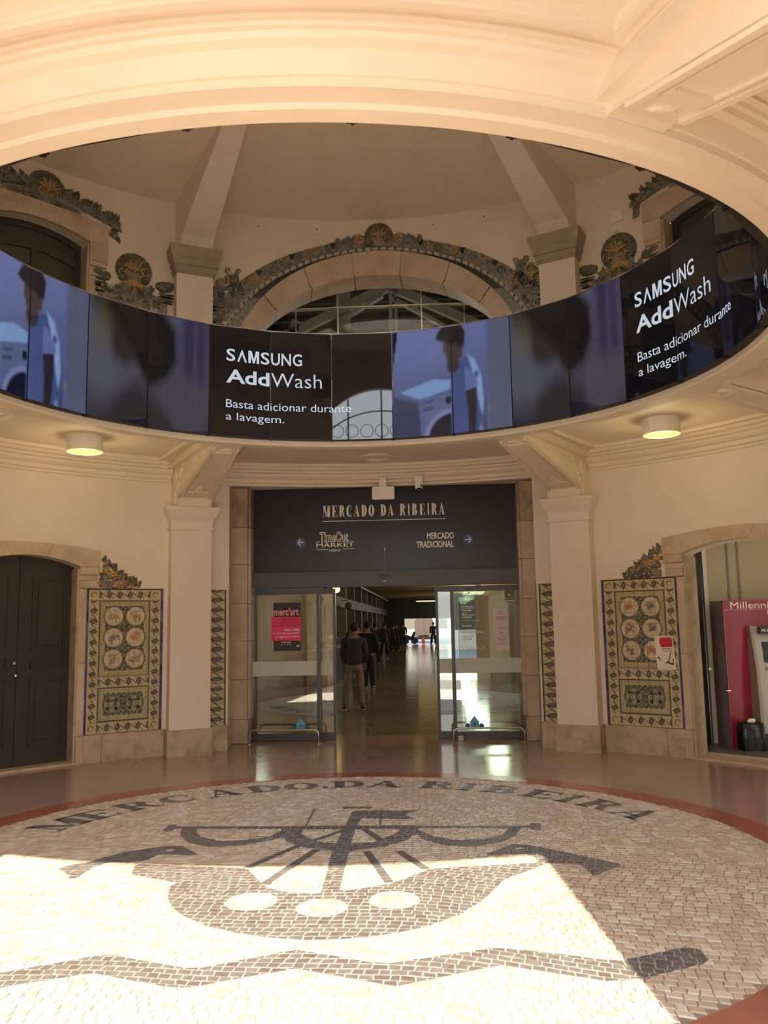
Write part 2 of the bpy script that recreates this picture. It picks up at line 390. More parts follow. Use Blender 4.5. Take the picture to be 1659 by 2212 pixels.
# ------------------------------------------------------------------ floor
NF = 96
mbf = MB()
def shell_ring(mb, r0, r1, z0, z1): mb.lathe([(r0, z1), (r1, z1), (r1, z0), (r0, z0)], n=NF)
floor = obj('floor', (lambda m: (shell_ring(m, 3.31, 5.55, -0.08, 0.0), m)[1])(MB()), M['floor_tan'], kind='structure')
mbx = MB(); mbx.box(-2.2, 2.2, 4.7, 6.4, -0.06, -0.0015); mbx.box(-2.4, 2.4, -6.3, -4.7, -0.06, -0.0015)
obj('floor', mbx, M['floor_tan'], kind='structure')
obj('red_marble_band', (lambda m: (shell_ring(m, 3.045, 3.31, -0.08, 0.0005), m)[1])(MB()), M['floor_red'], floor)
obj('mortar_bed', MB().lathe([(0, -0.006), (3.05, -0.006), (3.05, -0.07), (0, -0.07)], n=NF), M['mortar'], floor)

PAT = {
'crowL': [(-1.91, -0.35), (-1.75, -0.19), (-1.6, 0.05), (-1.4, 0.19), (-1.25, 0.25), (-1.14, 0.13), (-0.99, -0.06), (-1.18, -0.03), (-1.33, -0.01), (-1.34, -0.14), (-1.42, -0.22), (-1.61, -0.21), (-1.67, -0.37), (-1.68, -0.6), (-1.8, -0.47)],
'crowR': [(0.97, -0.07), (1.23, 0.26), (1.41, 0.15), (1.55, 0.03), (1.9, -0.3), (1.65, -0.55), (1.62, -0.29), (1.43, -0.26), (1.36, -0.24), (1.31, -0.04), (1.17, -0.04)],
'hull': [(-1.4, -0.25), (-1.05, -0.32), (-0.6, -0.36), (-0.54, -0.5), (-0.46, -0.65), (-0.38, -0.79), (-0.22, -0.88), (-0.06, -0.91), (0.14, -0.83), (0.38, -0.7), (0.58, -0.43), (0.61, -0.38), (0.88, -0.33), (1.14, -0.28), (1.38, -0.24), (1.37, -0.31), (1.09, -0.61), (0.94, -1.0), (0.79, -1.27), (0.59, -1.48), (0.38, -1.6), (0.16, -1.66), (-0.07, -1.67), (-0.32, -1.6), (-0.55, -1.49), (-0.76, -1.31), (-0.87, -1.16), (-0.96, -0.96), (-1.01, -0.74), (-0.98, -0.69), (-1.12, -0.62), (-1.35, -0.5)],
'mast': [(-0.04, -0.92), (0.07, -0.9), (0.04, 0.0), (0.02, 0.73), (0.05, 1.34), (-0.06, 1.43), (-0.07, 0.81), (-0.08, 0.0)],
'flag': [(0.0, 1.4), (0.51, 1.38), (0.39, 1.23), (0.51, 1.05), (0.23, 1.06), (0.02, 1.11)],
'tipL': [(-1.52, 0.66), (-1.53, 0.91), (-1.45, 0.9), (-1.43, 0.68)],
'tipR': [(1.41, 0.91), (1.5, 0.89), (1.47, 0.65), (1.39, 0.65)],
'sailL': [(-1.39, 0.78), (-1.33, 0.54), (-1.19, 0.3), (-0.97, 0.17), (-0.74, 0.25), (-0.53, 0.42), (-0.43, 0.73), (-0.55, 0.73), (-0.62, 0.49), (-0.78, 0.39), (-0.97, 0.36), (-1.15, 0.5), (-1.23, 0.64), (-1.25, 0.78)],
'sailM': [(-0.57, 0.75), (-0.47, 0.35), (-0.33, 0.18), (-0.1, 0.08), (0.07, 0.07), (0.29, 0.18), (0.45, 0.37), (0.52, 0.75), (0.39, 0.75), (0.34, 0.55), (0.19, 0.31), (-0.04, 0.25), (-0.25, 0.35), (-0.39, 0.59), (-0.39, 0.75)],
'sailR': [(0.47, 0.75), (0.55, 0.4), (0.74, 0.19), (0.94, 0.17), (1.14, 0.3), (1.26, 0.49), (1.33, 0.76), (1.24, 0.76), (1.17, 0.53), (1.05, 0.4), (0.81, 0.37), (0.65, 0.47), (0.54, 0.65)],
'wave': [(-1.85, -2.33), (-1.42, -2.1), (-1.02, -1.87), (-0.95, -1.87), (-0.5, -2.04), (-0.05, -1.79), (0.4, -1.97), (0.95, -1.75), (1.52, -1.92), (1.94, -1.71), (1.94, -1.93), (1.56, -2.13), (1.43, -2.17), (0.95, -1.98), (0.47, -2.23), (-0.01, -2.03), (-0.47, -2.26), (-0.54, -2.25), (-0.96, -2.1), (-1.32, -2.26), (-1.75, -2.55)],
}
HOLES = [(-0.43, -1.05, .155, .16), (0.0, -1.16, .15, .155), (0.41, -1.02, .15, .16), (-1.27, 0.1, .04, .04), (1.25, 0.12, .04, .04)]
PATN = {k: np.array(v) for k, v in PAT.items()}
BB = {k: (a[:, 0].min()-.1, a[:, 0].max()+.1, a[:, 1].min()-.1, a[:, 1].max()+.1) for k, a in PATN.items()}
def inpoly(x, y, poly):
    c = False; n = len(poly); j = n-1
    for i in range(n):
        xi, yi = poly[i]; xj, yj = poly[j]
        if (yi > y) != (yj > y) and x < (xj-xi)*(y-yi)/(yj-yi)+xi: c = not c
        j = i
    return c
def dark_at(x, y):
    for hx, hy, a, b in HOLES:
        if ((x-hx)/a)**2+((y-hy)/b)**2 < 1: return False
    for k, poly in PAT.items():
        b = BB[k]
        if b[0] < x < b[1] and b[2] < y < b[3] and inpoly(x, y, poly): return True
    return False
def near_pat(x, y):
    return any(b[0] < x < b[1] and b[2] < y < b[3] for b in BB.values())

crnd = random.Random(3)
def warp(u, v):
    x = u+.10*math.sin(1.5*v+.4)+.03*math.sin(4.1*v+1.3); y = v+.13*math.sin(1.25*u+.7)+.035*math.sin(3.3*u+v)
    a = R_(-9); return (x*math.cos(a)-y*math.sin(a), x*math.sin(a)+y*math.cos(a))
cells = []
hrow = 0.0585
v = -3.5; row = 0
while v < 3.5:
    u = -3.5+(0.03 if row % 2 else 0.0)
    jl = lambda: crnd.uniform(-.006, .006)
    prev = (u, u+jl())
    while u < 3.5:
        u += 0.064+crnd.uniform(-.012, .012)
        cur = (u+jl(), u+jl())
        q = [warp(prev[0], v+jl()*.5), warp(cur[0], v+jl()*.5), warp(cur[1], v+hrow+jl()*.5), warp(prev[1], v+hrow+jl()*.5)]
        prev = cur
        cx = sum(p[0] for p in q)/4; cy = sum(p[1] for p in q)/4; rr = math.hypot(cx, cy)
        if rr > 3.06: continue
        if rr > 2.96:
            q = [(p[0]*min(1, 3.04/math.hypot(*p)), p[1]*min(1, 3.04/math.hypot(*p))) for p in q]
            if rr > 3.03: continue
        if not near_pat(cx, cy): cells.append((q, False)); continue
        ins = [dark_at(*p) for p in q]
        if all(ins) or not any(ins):
            cells.append((q, ins[0] if all(ins) else dark_at(cx, cy) and False)); continue
        # cut the sett along the outline of the drawing
        A_, B_ = [], []; nx = 0
        for i in range(4):
            p0, p1 = q[i], q[(i+1) % 4]
            (A_ if ins[i] else B_).append(p0)
            if ins[i] != ins[(i+1) % 4]:
                lo, hi = 0.0, 1.0
                for _ in range(7):
                    m_ = (lo+hi)/2; pm = (p0[0]+(p1[0]-p0[0])*m_, p0[1]+(p1[1]-p0[1])*m_)
                    if dark_at(*pm) == ins[i]: lo = m_
                    else: hi = m_
                A_.append(pm); B_.append(pm); nx += 1
        if nx != 2: cells.append((q, dark_at(cx, cy))); continue
        for pl_, dk in ((A_, True), (B_, False)):
            ar = abs(sum(pl_[i][0]*pl_[(i+1) % len(pl_)][1]-pl_[(i+1) % len(pl_)][0]*pl_[i][1] for i in range(len(pl_))))/2
            if len(pl_) >= 3 and ar > 2.5e-4: cells.append((pl_, dk))
    v += hrow; row += 1

def sett(mb, q, dark, rng):
    n = len(q); cx = sum(p[0] for p in q)/n; cy = sum(p[1] for p in q)/n
    g = 0.0026 if not dark else 0.0036
    def ins_(p, d):
        L = math.hypot(p[0]-cx, p[1]-cy) or 1; k = max(.3, 1-d*1.35/L); return (cx+(p[0]-cx)*k, cy+(p[1]-cy)*k)
    zt = rng.uniform(-.0012, .0012); tx = rng.uniform(-.02, .02); ty = rng.uniform(-.02, .02)
    a = [ins_(p, g) for p in q]; b = [ins_(p, g+.0035) for p in q]
    vv = [(x, y, -.012) for x, y in a]+[(x, y, -.0022+zt) for x, y in a]+[(x, y, zt+.0005+(x-cx)*tx+(y-cy)*ty) for x, y in b]
    fs = [(i, (i+1) % n, n+(i+1) % n, n+i) for i in range(n)]+[(n+i, n+(i+1) % n, 2*n+(i+1) % n, 2*n+i) for i in range(n)]+[tuple(range(2*n, 3*n))]
    if dark: mb.add([(x, y, -.0032) for x, y in q], [tuple(range(n))], 5)
    mi = (rng.choice([3, 3, 4]) if dark else rng.choice([0, 0, 1, 2]))
    mb.add(vv, fs, mi)
cobm = [M['cob_l'], M['cob_l2'], M['cob_l3'], M['cob_d'], M['cob_d2'], M['mortar_l']]
def camd(q):
    cx = sum(p[0] for p in q)/len(q); cy = sum(p[1] for p in q)/len(q)
    d = Vector((cx, cy, 0))-CAM; zc = d.dot(fw)
    if zc < .1: return 1e9
    X = 829.5+F_PX*d.dot(r2)/zc; Y = 1106-F_PX*d.dot(u2)/zc
    return zc if (0 < X < 1659 and 0 < Y < 2212) else 1e3+zc
order = sorted(range(len(cells)), key=lambda i: camd(cells[i][0]) if len(cells[i][0]) == 4 else 1e4)
single = set(order[:290])
mb_all = MB()
for i, (q, dk) in enumerate(cells):
    if i in single:
        m1 = MB(); sett(m1, q, dk, crnd); obj('paving_stone', m1, cobm, floor)
    else: sett(mb_all, q, dk, crnd)
obj('paving_stones', mb_all, cobm, floor, kind='stuff')

# thin black lines of the drawing: rigging, yard, masthead
mbl = MB(); fz = lambda x, y, d: (x, y, d)
LINES = [((-0.35, .2), (-.61, -.36), .05), ((-.2, .1), (-.42, -.73), .055), ((.165, .04), (.365, -.70), .055), ((.395, .04), (.59, -.40), .055),
         ((-.045, .70), (-.26, .35), .04), ((.095, .70), (.255, .34), .055), ((-.16, 1.50), (.10, 1.49), .055), ((-.40, 1.48), (-.385, .80), .016), ((.195, 1.42), (.21, .84), .016)]
def strip_line(p0, p1, w, segl=.06, z=.0035):
    L = math.hypot(p1[0]-p0[0], p1[1]-p0[1]); n = max(1, int(L/segl)); dx, dy = (p1[0]-p0[0])/L, (p1[1]-p0[1])/L
    for i in range(n):
        a, b = L*i/n+.003, L*(i+1)/n-.003
        q = [(p0[0]+dx*a-dy*w/2, p0[1]+dy*a+dx*w/2), (p0[0]+dx*a+dy*w/2, p0[1]+dy*a-dx*w/2), (p0[0]+dx*b+dy*w/2, p0[1]+dy*b-dx*w/2), (p0[0]+dx*b-dy*w/2, p0[1]+dy*b+dx*w/2)]
        mbl.prism(q, -.01, z, fz)
for p0, p1, w in LINES: strip_line(p0, p1, w)
strip_line((-1.44, .785), (-.5, .765), .075); strip_line((-.5, .765), (.08, .765), .11); strip_line((.08, .765), (.5, .765), .10); strip_line((.5, .765), (1.42, .755), .06)
obj('inlay_line', mbl, M['cob_d'], floor, kind='stuff')
for ch, az in zip('MERCADO.DARIBEIRA', [-69.5, -60.6, -51.3, -42.3, -32.5, -23.3, -15.2, -10.0, -4.8, 3.4, 15.3, 22.1, 30.0, 39.0, 45.9, 53.6, 62.8]):
    mb = MB(); w = {'M': .42, 'I': .30, '.': .14}.get(ch, .36)
    for poly in glyph(ch, T=.27, t=.07):
        q = []
        for a, b in poly:
            r = 2.45+b*.34; th = R_(az)+(a-.5)*w/2.62
            q.append((r*math.sin(th), r*math.cos(th)))
        mb.prism(q, -.01, .0035, fz)
    obj('inlaid_letter', mb, M['cob_d'], floor)

# ------------------------------------------------------------------ stone plinth of the walls (separate blocks)
def curved_block(mb, a0, a1, z0, z1, rf, rb=RW+.02, n=None, bev=.006, mi=0):
    n = n or max(1, int((a1-a0)/2.0))
    for i in range(n):
        p = a0+(a1-a0)*i/n; q = a0+(a1-a0)*(i+1)/n
        pf = p+(.09 if i == 0 else 0); qf = q-(.09 if i == n-1 else 0)
        vv = [P(p, rb, z0), P(q, rb, z0), P(q, rb, z1), P(p, rb, z1), P(p, rf+bev, z0), P(q, rf+bev, z0), P(q, rf+bev, z1), P(p, rf+bev, z1),
              P(pf, rf, z0), P(qf, rf, z0), P(qf, rf, z1-bev), P(pf, rf, z1-bev)]
        mb.add(vv, [(0, 3, 2, 1), (3, 7, 6, 2), (0, 4, 7, 3), (1, 2, 6, 5), (8, 9, 10, 11), (4, 8, 11, 7), (9, 5, 6, 10), (7, 11, 10, 6), (4, 5, 9, 8)], mi)
for sgn, nm in ((-1, 'baseboard_northwest'), (1, 'baseboard_northeast')):
    base = None
    for (p, q) in ((22.05, 24.85), (30.75, 38.9), (38.95, 42.25)):
        a0, a1 = (p, q) if sgn > 0 else (-q, -p)
        mb = MB(); curved_block(mb, a0, a1, 0.0, .325, RW-.035)
        if base is None: base = obj(nm, mb, M['stone_grey'], kind='structure')
        else: obj('plinth_block', mb, M['stone_grey'], base)
    for (p, q) in ((55.6, 67.0),):
        a0, a1 = (p, q) if sgn > 0 else (-q, -p)
        mb = MB(); curved_block(mb, a0, a1, 0.0, .325, RW-.035); obj('plinth_block', mb, M['stone_grey'], base)

# ------------------------------------------------------------------ pilasters with capitals and ceiling brackets
def frame_at(az):
    a = R_(az); t = Vector((math.cos(a), -math.sin(a), 0)); u = Vector((math.sin(a), math.cos(a), 0))
    return lambda x, r, z: tuple(t*x+u*r+Vector((0, 0, z)))
def tiers(mb, fn, levels, rb=5.46):
    """levels: (z, half width, front radius)"""
    for (z0, h0, f0), (z1, h1, f1) in zip(levels, levels[1:]):
        if z1 <= z0: continue
        vv = [fn(-h0, f0, z0), fn(h0, f0, z0), fn(h1, f1, z1), fn(-h1, f1, z1), fn(-h0, rb, z0), fn(h0, rb, z0), fn(h1, rb, z1), fn(-h1, rb, z1)]
        mb.add(vv, [(0, 1, 2, 3), (4, 0, 3, 7), (1, 5, 6, 2), (3, 2, 6, 7), (4, 5, 1, 0)])
pil_labels = {-27.7: 'cream wall pilaster left of the market entrance, moulded capital carrying a ceiling bracket',
              27.7: 'cream wall pilaster right of the market entrance, moulded capital carrying a ceiling bracket',
              -70: 'cream pilaster beyond the dark double door at far left', 70: 'cream pilaster beyond the cash machine doorway at far right',
              -110: 'cream pilaster on the left side wall, out of frame', 110: 'cream pilaster on the right side wall, out of frame',
              -152.3: 'cream pilaster left of the street entrance behind the viewer', 152.3: 'cream ceiling beam and pilaster at upper right, right of the street entrance'}
for az in BEAMS:
    fn = frame_at(az)
    t = empty('pilaster', fn(0, 5.3, 0), pil_labels[az], 'pilaster')
    rf = 5.225
    mb = MB(); tiers(mb, fn, [(0, .285, rf-.035), (.318, .285, rf-.035), (.325, .278, rf-.028)]); obj('plinth', mb, M['stone_grey'], t)
    mb = MB(); tiers(mb, fn, [(.325, .26, rf), (2.87, .26, rf)]); obj('shaft', mb, M['plaster'], t)
    mb = MB(); tiers(mb, fn, [(2.86, .285, rf-.03), (2.885, .285, rf-.03), (2.887, .268, rf-.01), (2.96, .27, rf-.012), (2.985, .275, rf-.02), (3.03, .30, rf-.05), (3.10, .335, rf-.09), (3.115, .345, rf-.10), (3.155, .345, rf-.10)])
    obj('capital', mb, M['plaster'], t)
    # bracket: block, then a wedge rising to the ring, narrowing towards the middle of the hall
    mb = MB()
    prof = [(5.46, 3.155), (5.16, 3.155), (5.12, 3.27), (3.40, 3.605), (3.34, 3.605), (3.34, ZC+.01), (5.46, ZC+.01)]
    k = .229/5.2
    vv = []
    for s in (-1, 1):
        for r, z in prof: vv.append(fn(s*k*r, r, z))
    n = len(prof)
    mb.add(vv, [tuple(range(n)), tuple(reversed(range(n, 2*n)))]+[(i, i+n, (i+1) % n+n, (i+1) % n) for i in range(n)])
    sh = [(5.30, 3.655), (3.36, 3.64), (3.36, ZC+.008), (5.30, ZC+.008)]; n4 = len(sh)
    mb.add([fn(s*(k*r+.075), r, z) for s in (-1, 1) for r, z in sh], [tuple(range(n4)), tuple(reversed(range(n4, 2*n4)))]+[(i, i+n4, (i+1) % n4+n4, (i+1) % n4) for i in range(n4)])
    def edge(ra, rb_, fa, fb, dz):                    # raised fillets under the slope
        def zz(r): return 3.27+(5.12-r)/(5.12-3.40)*(3.605-3.27)
        vv = [fn(fa*k*ra, ra, zz(ra)+.01), fn(fb*k*ra, ra, zz(ra)+.01), fn(fb*k*rb_, rb_, zz(rb_)+.01), fn(fa*k*rb_, rb_, zz(rb_)+.01)]
        v2 = [fn(fa*k*ra, ra, zz(ra)-dz), fn(fb*k*ra, ra, zz(ra)-dz), fn(fb*k*rb_, rb_, zz(rb_)-dz), fn(fa*k*rb_, rb_, zz(rb_)-dz)]
        mb.add(vv+v2, [(4, 5, 6, 7), (0, 4, 7, 3), (1, 2, 6, 5), (0, 1, 5, 4), (3, 7, 6, 2)])
    edge(5.10, 3.45, -1.0, -.80, .022); edge(5.10, 3.45, .80, 1.0, .022)
    edge(4.95, 3.60, -.68, -.60, .014); edge(4.95, 3.60, .60, .68, .014)
    edge(4.98, 4.88, -.68, .68, .018); edge(3.66, 3.56, -.60, .60, .018)
    obj('ceiling_bracket', mb, M['ceiling'], t)
    # relief foliage on the cheeks and slope
    mb = MB(); rr_ = random.Random(int(abs(az)*10))
    for s in (-1, 1):
        for i in range(9):
            r = 5.08-.035*i+rr_.uniform(-.02, .02); z = 3.34+.035*i+rr_.uniform(-.02, .05)
            c = fn(s*k*r, r, z); mb.ell(c, .022+rr_.random()*.014, .03, .03, n=6, m=4)
        for i in range(4):
            c = fn(s*k*5.2, 5.14, 3.19+i*.045); mb.ell(c, .02, .028, .028, n=6, m=4)
        tri = [(5.12, 3.42), (5.12, 3.61), (4.2, 3.60)]
        for (ra, za), (rb_, zb) in zip(tri, tri[1:]+tri[:1]):
            mb.cyl(fn(s*(k*ra+.004), ra, za), fn(s*(k*rb_+.004), rb_, zb), .014, n=6)
    for i in range(7):
        r = 4.86-.03*i; z = 3.27+(5.12-r)/1.72*.335
        mb.ell(fn((-1)**i*.035*(1-i/9), r, z-.005), .03, .03, .02, n=6, m=4)
    mb.ell(fn(0, 3.50, 3.585), .075, .03, .02, n=10, m=5)
    obj('relief_ornament', mb, M['ceiling'], t, kind='stuff')

up_labels = {a: l for a, l in zip(BEAMS, ['upper storey pilaster right of the arched window, grey stone capital', 'upper storey pilaster hidden at far right', 'upper pilaster of the right side wall', 'upper pilaster right of the street window',
            'upper storey pilaster left of the arched window, grey stone capital', 'upper storey pilaster hidden at far left', 'upper pilaster of the left side wall', 'upper pilaster left of the street window'])}
M['cap_grey'] = mat('grey stone capital', rgb(168, 152, 128), 0.6, noise=(rgb(148, 132, 108), 5, .35, .7))
for az in BEAMS:
    fn = frame_at(az); rf = 5.225
    t = empty('upper_pilaster', fn(0, 5.3, 4.06), up_labels[az], 'pilaster')
    mb = MB(); tiers(mb, fn, [(4.06, .245, rf), (6.37, .245, rf)]); obj('shaft', mb, M['plaster'], t)
    mb = MB(); tiers(mb, fn, [(6.34, .262, rf-.02), (6.37, .262, rf-.02), (6.372, .275, rf-.03), (6.45, .285, rf-.04), (6.452, .30, rf-.06), (6.54, .31, rf-.07), (6.56, .33, rf-.09), (6.63, .345, rf-.11), (6.65, .352, rf-.12), (6.70, .352, rf-.12)])
    obj('capital', mb, M['cap_grey'], t)
    mb = MB(); prof = [(5.46, 6.70), (5.17, 6.70), (5.15, 6.75), (5.05, 6.82), (3.0, 7.36), (3.0, 7.43), (5.46, 7.43)]
    k = .225/5.2; n = len(prof)
    mb.add([fn(s*k*r, r, z) for s in (-1, 1) for r, z in prof], [tuple(range(n)), tuple(reversed(range(n, 2*n)))]+[(i, i+n, (i+1) % n+n, (i+1) % n) for i in range(n)])
    mb.box(-.03, .03, .3, 3.0, 7.36, 7.43, fn=lambda x, r, z: fn(x*(2+r*.9), r, z))
    obj('ceiling_rib', mb, M['plaster'], t)
    mb = MB(); tiers(mb, fn, [(6.70, .26, rf-.06), (6.735, .26, rf-.06)]); obj('impost_block', mb, M['plaster'], t)

# ------------------------------------------------------------------ ring of display panels
R1, Z0, Z1 = 3.046, 3.645, 4.868
NP = 28; STEP = 360/NP
PW = 2*R1*math.tan(PI/NP)*math.cos(PI/NP)/1.0
RA = R1*math.cos(PI/NP)
def sm(e0, e1, x):
    t = np.clip((x-e0)/(e1-e0), 0, 1); return t*t*(3-2*t)
def col3(c): return np.array([lin(c[0]), lin(c[1]), lin(c[2])])
def blend(img, mask, c): return img*(1-mask[..., None])+np.asarray(col3(c))*mask[..., None]
def soft_poly(u, v, poly, s=.02):
    """smooth mask of a polygon"""
    n = len(poly); inside = np.zeros(u.shape, bool); dist = np.full(u.shape, 1e9); j = n-1
    for i in range(n):
        xi, yi = poly[i]; xj, yj = poly[j]
        if yi != yj:
            c = ((yi > v) != (yj > v)) & (u < (xj-xi)*(v-yi)/(yj-yi)+xi); inside ^= c
        dx, dy = xj-xi, yj-yi; L = dx*dx+dy*dy or 1e-9
        t = np.clip(((u-xi)*dx+(v-yi)*dy)/L, 0, 1); dist = np.minimum(dist, np.hypot(u-xi-t*dx, v-yi-t*dy)); j = i
    sd = np.where(inside, dist, -dist); return sm(-s, s, sd)
def soft_ell(u, v, cx, cy, a, b, s=.15):
    return 1-sm(1-s, 1+s, np.hypot((u-cx)/a, (v-cy)/b))
def paint_scene2(u, v):
    """the two-panel picture: a young man leaning over a washing machine; u 0..2, v 0..1 (aspect handled)"""
    img = np.ones(u.shape+(3,))*col3((96, 108, 152))
    img = blend(img, sm(.45, 1.0, v)*.8, (118, 130, 186)); img = blend(img, sm(.5, 0, v)*.6*(u < 1.6), (58, 66, 98))
    img = blend(img, sm(1.58, 1.66, u), (96, 104, 132)); img = blend(img, soft_ell(u, v, 1.60, .6, .02, .8, .6)*.7, (92, 104, 190))
    img = blend(img, soft_ell(u, v, .35, .8, .5, .3, .9)*.5, (128, 142, 200))
    # machine
    img = blend(img, soft_poly(u, v, [(0, .38), (.45, .30), (.46, 0), (0, 0)], .02)*.7, (52, 60, 92))
    img = blend(img, soft_poly(u, v, [(.12, .42), (.70, .52), (1.02, .50), (1.02, .42), (.46, .34)], .012), (140, 174, 226))
    img = blend(img, soft_poly(u, v, [(.44, .33), (1.02, .42), (1.02, 0), (.47, 0)], .012), (100, 114, 160))
    img = blend(img, soft_poly(u, v, [(.52, .31), (.70, .335), (.70, .31), (.52, .285)], .006), (74, 84, 124))
    img = blend(img, soft_poly(u, v, [(.52, .25), (.68, .27), (.68, .24), (.52, .22)], .006), (70, 80, 118))
    img = blend(img, soft_ell(u, v, 1.02, -.06, .50, .30, .05), (132, 146, 196)); img = blend(img, soft_ell(u, v, 1.02, -.06, .43, .255, .06), (16, 20, 52))
    img = blend(img, soft_ell(u, v, .94, .315, .055, .035, .2), (22, 26, 40))
    # trousers and arm, shirt, neck, face, hair
    shirt = [(.98, .64), (1.12, .66), (1.30, .72), (1.42, .64), (1.50, .50), (1.54, .30), (1.52, .12), (1.44, .02), (1.30, -.05), (.98, -.05)]
    img = blend(img, soft_poly(u, v, shirt, .015), (74, 92, 148))
    img = blend(img, soft_poly(u, v, [(1.26, .72), (1.40, .66), (1.50, .50), (1.535, .28), (1.51, .14), (1.47, .20), (1.42, .36), (1.37, .46), (1.34, .58)], .02)*.95, (150, 182, 232))
    img = blend(img, soft_ell(u, v, 1.42, .52, .04, .035, .5), (74, 96, 160))
    img = blend(img, soft_poly(u, v, [(1.22, .40), (1.42, .42), (1.40, .10), (1.36, -.05), (1.26, -.05), (1.26, .2)], .02), (44, 40, 52))
    img = blend(img, soft_poly(u, v, [(1.22, .60), (1.30, .58), (1.44, .45), (1.42, .40), (1.22, .38)], .012), (104, 124, 186))
    img = blend(img, soft_ell(u, v, 1.03, .64, .10, .08, .3), (62, 54, 62))
    img = blend(img, soft_poly(u, v, [(.88, .86), (1.0, .90), (1.20, .84), (1.18, .70), (1.04, .66), (.98, .67), (.93, .70), (.90, .755), (.87, .77)], .02), (78, 62, 66))
    img = blend(img, soft_poly(u, v, [(.74, .90), (.80, .97), (.90, 1.03), (1.15, 1.03), (1.24, .94), (1.22, .80), (1.12, .80), (1.06, .84), (.96, .84), (.90, .86), (.82, .87)], .02), (26, 26, 38))
    img = blend(img, soft_poly(u, v, [(0, 1), (.10, 1), (0, .62)], .006)*(u < .2), (14, 12, 12))
    img = blend(img, soft_ell(u, v, 1.62, .18, .03, .04, .4)*.7, (130, 132, 110))
    return img
def paint_blur2(u, v):
    img = np.ones(u.shape+(3,))*col3((88, 92, 112)); img = blend(img, sm(.35, .0, v)*.8, (30, 32, 46))
    img = blend(img, sm(.25, .9, u)*sm(.7, .2, v)*.7, (52, 52, 66))
    img = blend(img, sm(1.45, 1.55, u)*sm(.2, .5, v), (72, 68, 104)); img = blend(img, soft_ell(u, v, 1.66, .7, .07, .5, .5)*.7, (36, 34, 60)); img = blend(img, soft_ell(u, v, 1.86, .7, .06, .5, .5)*.6, (40, 38, 66))
    img = blend(img, soft_poly(u, v, [(.0, 1.05), (.06, .9), (.30, .75), (.42, .52), (.60, .47), (.9, .55), (1.2, .8), (1.0, 1.05)], .09), (44, 40, 42))
    img = blend(img, soft_ell(u, v, .22, .76, .16, .20, .6)*.55, (96, 92, 62))
    img = blend(img, soft_poly(u, v, [(.14, 1.05), (.5, .8), (.75, .62), (.9, .42), (1.0, .34), (1.3, .40), (1.46, .60), (1.44, .88), (1.2, 1.05)], .08), (16, 15, 18))
    img = blend(img, soft_ell(u, v, 1.58, .22, .46, .26, .35)*.85, (78, 76, 94)); img = blend(img, soft_poly(u, v, [(.3, -.1), (.45, .2), (.8, .36), (1.2, .2), (1.5, -.1)], .1)*.8, (24, 25, 34))
    return img
def paint_ad(u, v):
    img = np.ones(u.shape+(3,))*col3((3, 3, 5)); return img
GU, GV = 40, 70
def screen_colors(kind):
    us = np.linspace(0, 1, GU+1); vs_ = np.linspace(0, 1, GV+1); U, V = np.meshgrid(us, vs_)
    if kind == 'washer': c = paint_scene2(U, V)
    elif kind == 'man': c = paint_scene2(U+1, V)
    elif kind == 'blur1': c = paint_blur2(U, V)
    elif kind == 'blur2': c = paint_blur2(U+1, V)
    else: c = paint_ad(U, V)
    return np.concatenate([c, np.ones(c.shape[:2]+(1,))], -1).reshape(-1, 4)
KINDS = {0: 'adC', 1: 'washer', 2: 'man', 3: 'blur1', 4: 'blur2', 5: 'adA', 6: 'adB'}
hw = .3375; hgt = Z1-Z0
scr_mesh = {}
lpan = lambda x, z, d: (x, -d, z)                    # panel frame: x right seen from the middle, -y into the hall
def build_ad():
    """lettering of the advertisement, cut into the three panels it runs across"""
    W_ = 2*hw+.008; out = {'adA': MB(), 'adB': MB(), 'adC': MB()}
    T = []
    f0 = lambda x, z, d: (x, z, d)
    xs = [.18, .30, .425, .565, .685, .80, .925]; ws = [.10, .108, .122, .10, .098, .105, .105]
    for ch, x, w in zip('SVMSUNG', xs, ws):
        m = text_mb(ch, x, x+w, .835, .975, f0, off=.014)
        if ch == 'M':
            m = MB()
            for q in (rect(0, .23, 0, 1), rect(.77, 1, 0, 1), [(.10, 1), (.30, 1), (.60, 0), (.42, 0)], [(.70, 1), (.90, 1), (.58, 0), (.40, 0)]): m.add([(x+w*a, .835+.14*b, .003) for a, b in q], [(0, 1, 2, 3)])
        if ch == 'V': m.v = [(a, .835+.975-b, c) for a, b, c in m.v]; m.f = [tuple(reversed(f)) for f in m.f]
        T.append(m)
    T.append(text_mb('Add', .18, .665, .59, .745, f0, off=.024)); T.append(text_mb('Wash', .685, 1.25, .585, .745, f0, off=-.006))
    T.append(text_mb('Basta adicionar durante', .18, 1.58, .315, .405, f0)); T.append(text_mb('a lavagem.', .18, .83, .150, .262, f0))
    for m in T:
        for f in m.f:
            pts = [m.v[i] for i in f]; cx = sum(p[0] for p in pts)/len(pts)
            k = min(2, int(cx//W_)); key = ('adA', 'adB', 'adC')[k]
            out[key].add([(p[0]-k*W_-hw, -.0025, p[1]+.0) for p in pts], [tuple(range(len(pts)))])
    return out
AD = build_ad()
